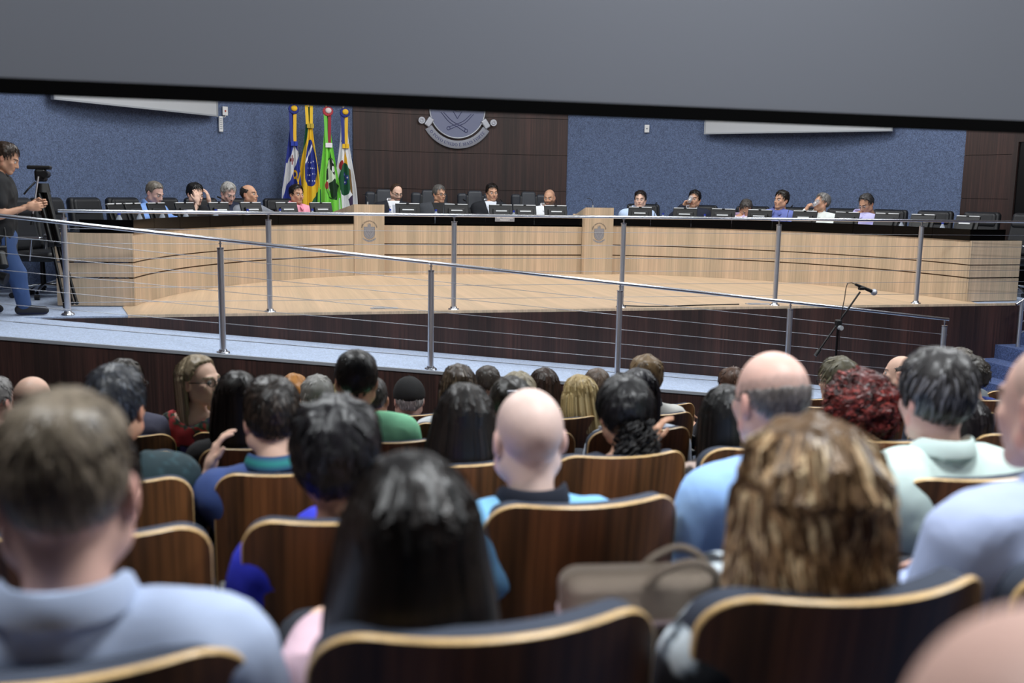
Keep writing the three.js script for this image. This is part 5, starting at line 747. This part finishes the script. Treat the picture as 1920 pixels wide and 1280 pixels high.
// fourth row
sitter('tall man with close black hair in a green t-shirt', 3, [-2.864, 1.620, -4.540], { seed: 18, hs: 1.1, skin: 'tan', hair: HAIR.crop([0x0e0c0c, 0x1b1817], { top: 0.018, side: 0.012, back: 0.012, n: 900, lockLen: 0.03 }), shirt: { c: 0x8bd8aa }, sw: 0.215, girth: 1.1 });
sitter('woman with long dark hair behind the man in the blue polo', 3, [-3.389, 1.536, -4.540], { seed: 19, fem: true, hs: 1.05, skin: 'fair', hair: HAIR.long([0x14110f, 0x221c18], { len: 0.38, wid: 0.12 }), shirt: { c: 0x1a1a1c } });
sitter('woman with dark hair in a white blouse behind the curly ponytail', 3, [-1.450, 1.483, -4.600], { seed: 20, fem: true, hs: 1.05, skin: 'fair', hair: HAIR.long([0x15131a, 0x221f28], { len: 0.2, wid: 0.1 }), shirt: { c: 0xc9d3e2 }, sw: 0.21, girth: 1.1 });
sitter('woman with dark hair pinned up with a clip', 3, [-2.128, 1.474, -4.540], { seed: 21, fem: true, hs: 1.08, skin: 'fair', hair: HAIR.short([0x1d1914, 0x2e2820], { top: 0.02, side: 0.02, back: 0.026 }), shirt: { c: 0x241a1e }, extra: (t, k) => { const g = rbox(0.05, 0.02, 0.02, 0.006, 0.02, 0.08, -0.125); g.applyMatrix4(k.HM); mesh('hair_clip', g, M.silver, t); } });
// fifth row
sitter('woman with long ash blonde hair and glasses looking back over her shoulder', 4, [-3.597, 1.454, -5.521], { seed: 22, fem: true, lo: false, hi: true, hs: 1.1, skin: 'fair', lips: 0x8a3436, turn: 20, look: [128, -4, 0], glasses: 1, hair: HAIR.long([0x9a8a70, 0x6f6250, 0xb5a68a], { top: 0.014, side: 0.014, back: 0.02, len: 0.42, wid: 0.1, dep: 0.12, th: 88, rec: 6, n: 600 }), shirt: { c: 0x23282a, fn: flower(0xb03438, 0x3f5a44, 0x584a78), sleeve: 'none', open: 0.12, low: 0.03, name: 'dress' } });
sitter('dark-haired person with glasses in a grey-violet shirt', 4, [-3.978, 1.436, -5.561], { seed: 23, hs: 1.04, skin: 'fair', hair: HAIR.short([0x2b2622, 0x3a342e]), glasses: 1, shirt: { c: 0x545468 }, look: [40, 2, 0], turn: 10, sw: 0.18 });
sitter('bald man with glasses at the far left', 4, [-4.429, 1.356, -5.541], { seed: 24, hs: 1.1, skin: 'fair', stubble: { c: 0x9a8a7a, a: 0.3, bald: 30 }, glasses: 1, shirt: { c: 0x2a2a2e }, look: [14, 4, 0] });
sitter('grey-haired man just left of the tall man in green', 4, [-2.976, 1.318, -5.561], { seed: 25, hs: 1.05, skin: 'fair', hair: HAIR.short([0x8a8884, 0x6f6d6a, 0xa5a29c], { n: 380 }), shirt: { c: 0x54565c }, sw: 0.15 });
sitter('man in a lilac shirt with short greying hair', 4, [-2.670, 1.30, -5.561], { seed: 26, hs: 1.05, skin: 'tan', hair: HAIR.crop([0x4a4644, 0x2c2a29]), shirt: { c: 0xb09bd8, collar: 0xb09bd8 }, sw: 0.16, bx: 0.03 });
sitter('woman with long brown hair in a white top', 4, [-2.172, 1.359, -5.561], { seed: 27, fem: true, hs: 1.05, skin: 'fair', hair: HAIR.long([0x2f2620, 0x4a3d31, 0x5d4e3e], { len: 0.34, wid: 0.112 }), shirt: { c: 0xd5dadd }, sw: 0.19, bx: -0.04 });
sitter('person with short blonde-grey hair behind the clipped dark hair', 4, [-1.812, 1.302, -5.561], { seed: 28, fem: true, hs: 1.0, skin: 'fair', hair: HAIR.puffy([0x9a9078, 0x6d6554, 0xb8ae94], { n: 420 }), shirt: { c: 0x6a6d70 }, sw: 0.15 });
sitter('woman with shoulder-length straight blonde hair', 4, [-1.429, 1.271, -5.561], { seed: 29, fem: true, hs: 1.05, skin: 'fair', hair: HAIR.long([0xb39c6c, 0x8f7a50, 0xcdb98a], { len: 0.2, wid: 0.125, dep: 0.13, n: 700, sweep: 0.01 }), shirt: { c: 0x2b2b30 }, sw: 0.15, look: [-14, 12, 0] });
sitter('man with tousled brown hair in a white polo with navy collar', 4, [-1.008, 1.384, -5.561], { seed: 30, hs: 1.05, skin: 'tan', hair: HAIR.short([0x5c4a36, 0x7d6748, 0x3c2f22], { top: 0.034, side: 0.018, back: 0.02, n: 700, lockLen: 0.07, mess: 0.9 }), shirt: { c: 0xd9d8d2, collar: 0x1e2233 }, sw: 0.19, look: [4, 2, 0] });
sitter('woman with ash bob hair and glasses turned to the left', 4, [0.319, 1.341, -5.561], { seed: 31, fem: true, hs: 1.1, skin: 'fair', hair: HAIR.puffy([0x6b6652, 0x4b4638, 0x8d8870], { top: 0.03, n: 480 }), glasses: 1, shirt: { c: 0xb0a79c }, look: [-24, 4, 0], turn: -6 });
sitter('person with curly dark hair in a blue jacket at the far right', 4, [1.331, 1.32, -5.561], { seed: 32, hs: 1.0, skin: 'fair', hair: HAIR.curly([0x2a2622, 0x45403a], { top: 0.03, side: 0.025, back: 0.03, n: 420 }), shirt: { c: 0x2a3f8c, sleeve: 'long' }, sw: 0.17, bx: 0.08 });
// front row
sitter('grey-haired man cut off by the left edge', 5, [-4.839, 1.18, -6.582], { seed: 33, hs: 1.08, skin: 'pink', hair: HAIR.short([0x6f6d6c, 0x8a8886]), shirt: { c: 0x33363c }, look: [30, 4, 0] });
sitter('person with copper red hair in the front row', 5, [-3.06, 1.144, -6.582], { seed: 34, fem: true, hs: 1.05, skin: 'fair', hair: HAIR.puffy([0x8a5a2a, 0xb07838, 0x6a421e], { top: 0.02, n: 420 }), shirt: { c: 0x3a1f22 }, sw: 0.16 });
sitter('person with light blonde hair hidden behind the green t-shirt', 5, [-2.73, 1.092, -6.582], { seed: 35, fem: true, hs: 1.0, skin: 'fair', hair: HAIR.long([0xa39672, 0x847856], { len: 0.22, wid: 0.105 }), shirt: { c: 0x8b8f96 }, sw: 0.14 });
sitter('old man with white hair in a black baseball cap', 5, [-2.299, 1.08, -6.582], { seed: 36, hs: 1.16, skin: 'pink', hair: HAIR.short([0xb8b8b8, 0x8c8c8c, 0xd8d8d8], { bald: -6, side: 0.01, back: 0.012, top: 0.002, n: 320 }), shirt: { c: 0x4a4d52 }, sw: 0.18,
  extra: (t, k) => { const R = 1, pos = [], idx = [], nu = 40, nv = 14; for (let j = 0; j <= nv; j++) { const el = lerp(-13, 90, j / nv) * DEG; for (let i = 0; i <= nu; i++) { const a = i / nu * 2 * Math.PI, x = Math.sin(a) * Math.cos(el), y = Math.sin(el), z = Math.cos(a) * Math.cos(el), r = skullR(x, y, z) + 0.015 + 0.002 * Math.abs(Math.cos(a * 3)) * (el > 0.1 ? 1 : 0) - (j === 0 ? 0.006 : 0), yo = (z > 0.3 ? 0.03 * (z - 0.3) : 0); pos.push(HC[0] + x * r, HC[1] + y * r * 1.04 + yo, HC[2] + z * r); } } for (let j = 0; j < nv; j++) for (let i = 0; i < nu; i++) { const a = j * (nu + 1) + i; idx.push(a, a + 1, a + nu + 1, a + 1, a + nu + 2, a + nu + 1); } const g = new THREE.BufferGeometry(); g.setAttribute('position', new THREE.Float32BufferAttribute(pos, 3)); g.setIndex(idx); g.computeVertexNormals(); g.applyMatrix4(k.HM); const cm = std({ color: 0x0c0c0e, roughness: 0.85, side: THREE.DoubleSide }), c = mesh('baseball_cap', g, cm, t);
    const b = new THREE.CylinderGeometry(0.08, 0.08, 0.006, 30, 1, false, -Math.PI / 2, Math.PI).scale(0.95, 1, 1).rotateX(0.12).translate(0, 0.045, 0.075); b.applyMatrix4(k.HM); mesh('brim', b, cm, c); const bt = new THREE.SphereGeometry(0.007, 10, 8).translate(0, 0.142, -0.012); bt.applyMatrix4(k.HM); mesh('button', bt, cm, c); } });
sitter('man with a short faded haircut in the front row', 5, [-1.753, 1.161, -6.582], { seed: 37, hs: 1.1, skin: 'fair', hair: HAIR.crop([0x2c2723, 0x3d3630], { nape: 18, side: 0.002, back: 0.003 }), stubble: { c: 0x4a403a, a: 0.55 }, shirt: { c: 0x2a1e20 }, sw: 0.16, bx: 0.05 });
sitter('woman with smooth dark brown hair in the front row', 5, [-1.346, 1.135, -6.582], { seed: 38, fem: true, hs: 1.1, skin: 'fair', hair: HAIR.long([0x21160f, 0x33231a], { len: 0.22, wid: 0.12, dep: 0.125 }), shirt: { c: 0x2c2a2c }, sw: 0.15 });
sitter('person with short brown hair just beyond the blonde woman', 5, [-0.954, 1.12, -6.582], { seed: 39, hs: 1.05, skin: 'tan', hair: HAIR.short([0x4a3d32, 0x64554a]), shirt: { c: 0x3c3f45 }, sw: 0.16 });
sitter('person with short reddish brown hair right of centre in the front row', 5, [0.095, 1.107, -6.582], { seed: 40, hs: 1.06, skin: 'tan', hair: HAIR.short([0x5a4032, 0x3e2c22], { bald: 60 }), shirt: { c: 0x3a3a40 } });
sitter('bald man in profile wearing a navy sweater with a white stripe', 5, [1.535, 1.151, -6.582], { seed: 41, hs: 1.12, skin: 'fair', hair: HAIR.sides([0x4d4845, 0x6a6460], { side: 0.003, back: 0.003 }), shirt: { c: 0x161b29, collar: 0xaeb4c0, sleeve: 'long' }, look: [-42, 2, 0], turn: -10 });
sitter('person with tousled grey-brown hair at the right of the front row', 5, [2.028, 1.204, -6.542], { seed: 42, hs: 1.1, skin: 'fair', hair: HAIR.curly([0x4a453f, 0x6e6860, 0x38332e], { top: 0.032, side: 0.03, back: 0.035, n: 520 }), shirt: { c: 0x6c7276 } });
// ---------- councillors ----------
// face angle is relative to the camera: 0 = looking at the camera, positive = towards the right of the picture
function councillor(label, hc, face, pitch, o) {
  const dx = camera.position.x - hc[0], dz = camera.position.z - hc[2], toCam = Math.atan2(dx, -dz) / DEG;      // direction in the look convention
  const yawOf = (f) => toCam - f; const R = Math.hypot(hc[0], hc[2] - CZ), ang = Math.atan2(hc[0], -(hc[2] - CZ)) / DEG, centre = Math.abs(hc[0]) < 1.4;
  const back = 0.16, bx = centre ? hc[0] + (o.bx ?? 0) : pol(R + back, o.ang ?? ang).x, bz = centre ? hc[2] - back + 0.06 : pol(R + back, o.ang ?? ang).z;
  const turn = o.turn ?? (centre ? 180 : 180 + (o.ang ?? ang)) ;
  return person({ label, head: hc, hs: 1.0, base: [bx, HS, bz], turn, look: [yawOf(face), pitch, o.roll ?? 0], seat: 0.5, sw: 0.205, neck: 0.15, seed: 100 + Math.round(hc[0] * 50), arms: o.arms ?? { L: { e: [0.225, 0.74, 0.18], w: [0.14, 0.74, 0.36], f: [-0.6, 0, 0.8], n: [0, -1, 0], k: 'relaxed' }, R: { e: [-0.225, 0.74, 0.18], w: [-0.14, 0.74, 0.36], f: [0.6, 0, 0.8], n: [0, -1, 0], k: 'relaxed' } }, ...o });
}
councillor('grey-haired man in a blue shirt looking down at the left desk', [-4.344, 2.262, -12.03], 52, 22, { skin: 'pink', hair: HAIR.crop([0x5c554d, 0x7d766c], { top: 0.016, side: 0.008, n: 360 }), shirt: { c: 0x7b9fdc, collar: 0x7b9fdc, sleeve: 'long', front: 0x7b9fdc, tie: 0x1c2030 } });
councillor('black-haired man in dark clothes covering his face with both hands', [-3.932, 2.25, -12.57], 38, 10, { skin: 'fair', hair: HAIR.short([0x100e0e, 0x1b1817], { top: 0.026 }), shirt: { c: 0x1b1d22, sleeve: 'short' }, arms: { L: { e: [0.2, 0.73, 0.3], w: [0.1, 0.96, 0.28], f: [-0.12, 1, -0.15], n: [-0.5, 0, -1], k: 'relaxed' }, R: { e: [-0.2, 0.73, 0.3], w: [-0.12, 0.95, 0.3], f: [0.15, 1, -0.15], n: [0.4, 0, -1], k: 'relaxed' } } });
councillor('silver-haired man in a navy jacket looking down', [-3.558, 2.268, -12.96], 30, 24, { ang: -42.4, skin: 'pink', hair: HAIR.short([0x8d8a86, 0xb3b0ab, 0x6c6966]), shirt: { c: 0x1b2338, sleeve: 'long', jacket: true, front: 0x1f2840 } });
councillor('balding man in a grey shirt looking to the right', [-3.308, 2.258, -13.18], 62, -4, { ang: -37.4, skin: 'tan', hair: HAIR.sides([0x2a2624, 0x3d3835], { bald: 30 }), shirt: { c: 0x82868f, sleeve: 'long', collar: 0x4a4e58 } });
councillor('young dark-haired man in a pink polo shirt', [-2.698, 2.262, -13.62], 34, 0, { skin: 'tan', hair: HAIR.short([0x14100f, 0x221b18]), shirt: { c: 0xf0a0b4, collar: 0xe88fa6, sleeve: 'short' } });
councillor('bearded man with glasses in a dark suit and pale tie', [-1.284, 2.305, -14.22], 22, 16, { skin: 'fair', hair: HAIR.crop([0x3a2a22, 0x4a382c], { rec: 22, top: 0.01 }), beard: { c: 0x3a281e }, glasses: 1, shirt: { c: 0x12151f, sleeve: 'long', jacket: true, front: 0xe6e8ee, tie: 0xaab0bc, collar: 0xe6e8ee } });
councillor('man with glasses and grey hair in a grey suit', [-0.647, 2.295, -14.33], 36, 2, { skin: 'tan', hair: HAIR.short([0x4f4d4b, 0x6d6a67]), glasses: 1, fat: 1.08, girth: 1.12, shirt: { c: 0x3b3e44, sleeve: 'long', jacket: true, front: 0x1a1a1c } });
councillor('dark-haired man in a dark suit with a blue tie speaking', [0.148, 2.325, -14.38], 18, 0, { skin: 'tan', hair: HAIR.short([0x14100e, 0x221a16], { top: 0.028, spike: 0.1 }), shirt: { c: 0x11141c, sleeve: 'long', jacket: true, front: 0xdfe4ee, tie: 0x2f4a96, collar: 0xdfe4ee } });
councillor('bald bearded man in a white shirt', [0.997, 2.272, -14.28], -16, 8, { skin: 'tan', beard: { c: 0x2a1c14 }, brow: 0x2a1c14, stubble: { c: 0x5a463a, a: 0.3 }, shirt: { c: 0xe4e6ea, sleeve: 'long', collar: 0xe4e6ea } });
councillor('dark-haired man in a pale blue shirt facing the camera', [2.266, 2.265, -13.85], -6, -2, { skin: 'fair', hair: HAIR.short([0x17110e, 0x261c17], { top: 0.026 }), shirt: { c: 0xc2d6f4, sleeve: 'short', collar: 0xc2d6f4 } });
councillor('dark-haired man in a navy jacket drinking from a glass', [2.946, 2.285, -13.45], -18, -4, { skin: 'tan', hair: HAIR.short([0x100d0c, 0x1c1614], { top: 0.026 }), shirt: { c: 0x151b2e, sleeve: 'long', jacket: true, front: 0xdcdfe6, collar: 0xdcdfe6 }, arms: { L: { e: [0.225, 0.74, 0.18], w: [0.14, 0.74, 0.36], f: [-0.6, 0, 0.8], n: [0, -1, 0], k: 'relaxed' }, R: { e: [-0.29, 0.8, 0.2], w: [-0.13, 0.97, 0.29], f: [0.35, 0.75, 0.1], n: [0.7, -0.2, 0.2], k: 'grip' } } });
councillor('man in a pale pink shirt bowing his head low', [3.534, 2.168, -12.99], 8, 44, { skin: 'tan', hair: HAIR.short([0x3a3634, 0x4d4845], { rec: 10 }), shirt: { c: 0xe2d4e4, sleeve: 'long', collar: 0xc7b4dc } });
councillor('man in a violet-blue shirt looking to the left', [3.882, 2.298, -12.63], -44, -4, { skin: 'tan', hair: HAIR.short([0x17130f, 0x2b231d], { top: 0.03 }), shirt: { c: 0x6a76b8, sleeve: 'long', collar: 0x5a66a8 } });
councillor('grey-haired man in a white shirt drinking water, facing left', [4.238, 2.276, -12.18], -58, -8, { skin: 'tan', hair: HAIR.short([0x6f6c6a, 0x8c8986, 0x4d4a48]), girth: 1.12, shirt: { c: 0xe4e8e4, sleeve: 'long', collar: 0xe4e8e4 }, arms: { L: { e: [0.225, 0.74, 0.18], w: [0.14, 0.74, 0.36], f: [-0.6, 0, 0.8], n: [0, -1, 0], k: 'relaxed' }, R: { e: [-0.24, 0.8, 0.24], w: [-0.14, 0.95, 0.34], f: [0.3, 0.7, -0.1], n: [0.6, -0.1, -0.6], k: 'grip' } } });
councillor('dark-grey-haired man with glasses in a lilac shirt looking down', [4.573, 2.272, -11.65], -36, 26, { skin: 'tan', hair: HAIR.short([0x2a2828, 0x434040], { rec: 8 }), glasses: 2, shirt: { c: 0xc0bce8, sleeve: 'long', collar: 0xc0bce8 } });
// cameraman at the left edge
person({ label: 'cameraman in a black t-shirt and blue jeans holding a tripod', head: [-5.31, 2.553, -9.42], hs: 0.98, base: [-5.40, HS, -9.4], turn: 85, look: [88, 24, 0], seat: 0, hip: 0.68, stride: [0.18, -0.2], seed: 60, hi: true, skin: 'tan', hair: HAIR.short([0x2a2019, 0x3e3027], { n: 500 }), shirt: { c: 0x131417, sleeve: 'short' }, pants: 0x37507e, girth: 1.08,
  arms: { R: { e: [-0.24, 0.86, 0.05], w: [-0.16, 0.93, 0.26], f: [0.1, 0.05, 1], n: [0.6, 0, -0.1], k: 'grip' }, L: { e: [0.26, 0.86, 0.06], w: [0.14, 0.95, 0.27], f: [0, 0.1, 1], n: [-0.6, 0, 0.1], k: 'grip' } } });
{
  const b = thing('photo_camera', 'black photo camera with lens hanging at the cameraman’s hip', 'camera', [-5.36, HS + 0.56, -9.14], 0.3); mesh('camera_housing', merge([rbox(0.15, 0.1, 0.07, 0.016), rbox(0.06, 0.04, 0.06, 0.012, 0, 0.06, 0)]), M.plasticBlack, b); mesh('lens_barrel', rod([0.02, -0.01, 0.03], [0.03, -0.12, 0.1], 0.04, 0.045, 20), M.plasticBlack, b); mesh('strap', tube([[-0.07, 0.04, 0], [-0.06, 0.2, -0.06], [0.02, 0.32, -0.12], [0.07, 0.2, -0.06], [0.07, 0.04, 0]], 0.006), M.plasticBlack, b);
  const b2 = thing('telephoto_lens', 'black telephoto lens hanging low beside the cameraman’s leg', 'lens', [-5.38, HS + 0.36, -9.13]); mesh('barrel', merge([rod([-0.09, 0.04, 0], [0.03, -0.01, 0.02], 0.045, 0.045, 20), rod([0.03, -0.01, 0.02], [0.09, -0.03, 0.03], 0.05, 0.055, 20)]), M.plasticBlack, b2); mesh('ring', rod([-0.02, 0.012, 0.01], [0.0, 0.004, 0.013], 0.048, 0.048, 20), M.plasticGrey, b2);
}
// glasses of water held by two councillors
for (const [p, d, l] of [[[2.80, 2.262, -13.31], [-0.5, 0.5, 0.5], 'clear drinking glass held by the man in the navy jacket'], [[4.06, 2.25, -12.08], [-0.7, 0.35, 0.35], 'clear drinking glass held by the man in the white shirt']]) {
  const t = thing('drinking_glass', l, 'glass', p); t.quaternion.setFromUnitVectors(V(0, 1, 0), V(-d[0], d[1], -d[2]).normalize()); mesh('tumbler', new THREE.LatheGeometry([[0, 0], [0.026, 0], [0.034, 0.1], [0.032, 0.1], [0.024, 0.006], [0, 0.006]].map((q) => new THREE.Vector2(...q)), 24), phy({ color: 0xf2f6fa, transmission: 0.85, thickness: 0, roughness: 0.05 }), t);
}
// handbag beside the auburn-haired woman
{
  const t = thing('handbag', 'metallic taupe handbag standing beside the auburn-haired woman', 'handbag', [-2.62, 1.35, -1.68], -0.12), hm = phy({ color: 0x8a7c6e, metalness: 0.45, roughness: 0.38, bumpMap: M.leather.bumpMap, bumpScale: 0.002 });
  const g = new RoundedBoxGeometry(0.3, 0.3, 0.13, 6, 0.035), p = g.attributes.position; for (let i = 0; i < p.count; i++) { const y = p.getY(i), u = (y + 0.15) / 0.3; p.setZ(i, p.getZ(i) * lerp(1.1, 0.45, u) + 0.006 * noise(p.getX(i) * 20, y * 20, 2)); p.setX(i, p.getX(i) * lerp(0.95, 1.08, u)); p.setY(i, y + 0.008 * noise(p.getX(i) * 15, 0, p.getZ(i) * 15)); } g.computeVertexNormals();
  mesh('bag_body', g.translate(0, 0.15, 0), hm, t); mesh('side_panel', rbox(0.012, 0.16, 0.07, 0.005, -0.152, 0.14, 0), std({ color: 0xb9a9ae, roughness: 0.5 }), t); mesh('seam', rbox(0.3, 0.012, 0.1, 0.005, 0, 0.2, 0), std({ color: 0x7b6a6c, roughness: 0.6 }), t);
  for (const s of [-1, 1]) mesh('handle', tube([[0.0, 0.27, s * 0.03], [0.03, 0.30, s * 0.035], [0.085, 0.318, s * 0.04], [0.13, 0.295, s * 0.035], [0.14, 0.26, s * 0.03]], 0.008), hm, t);
}
renderer.render(scene, camera);
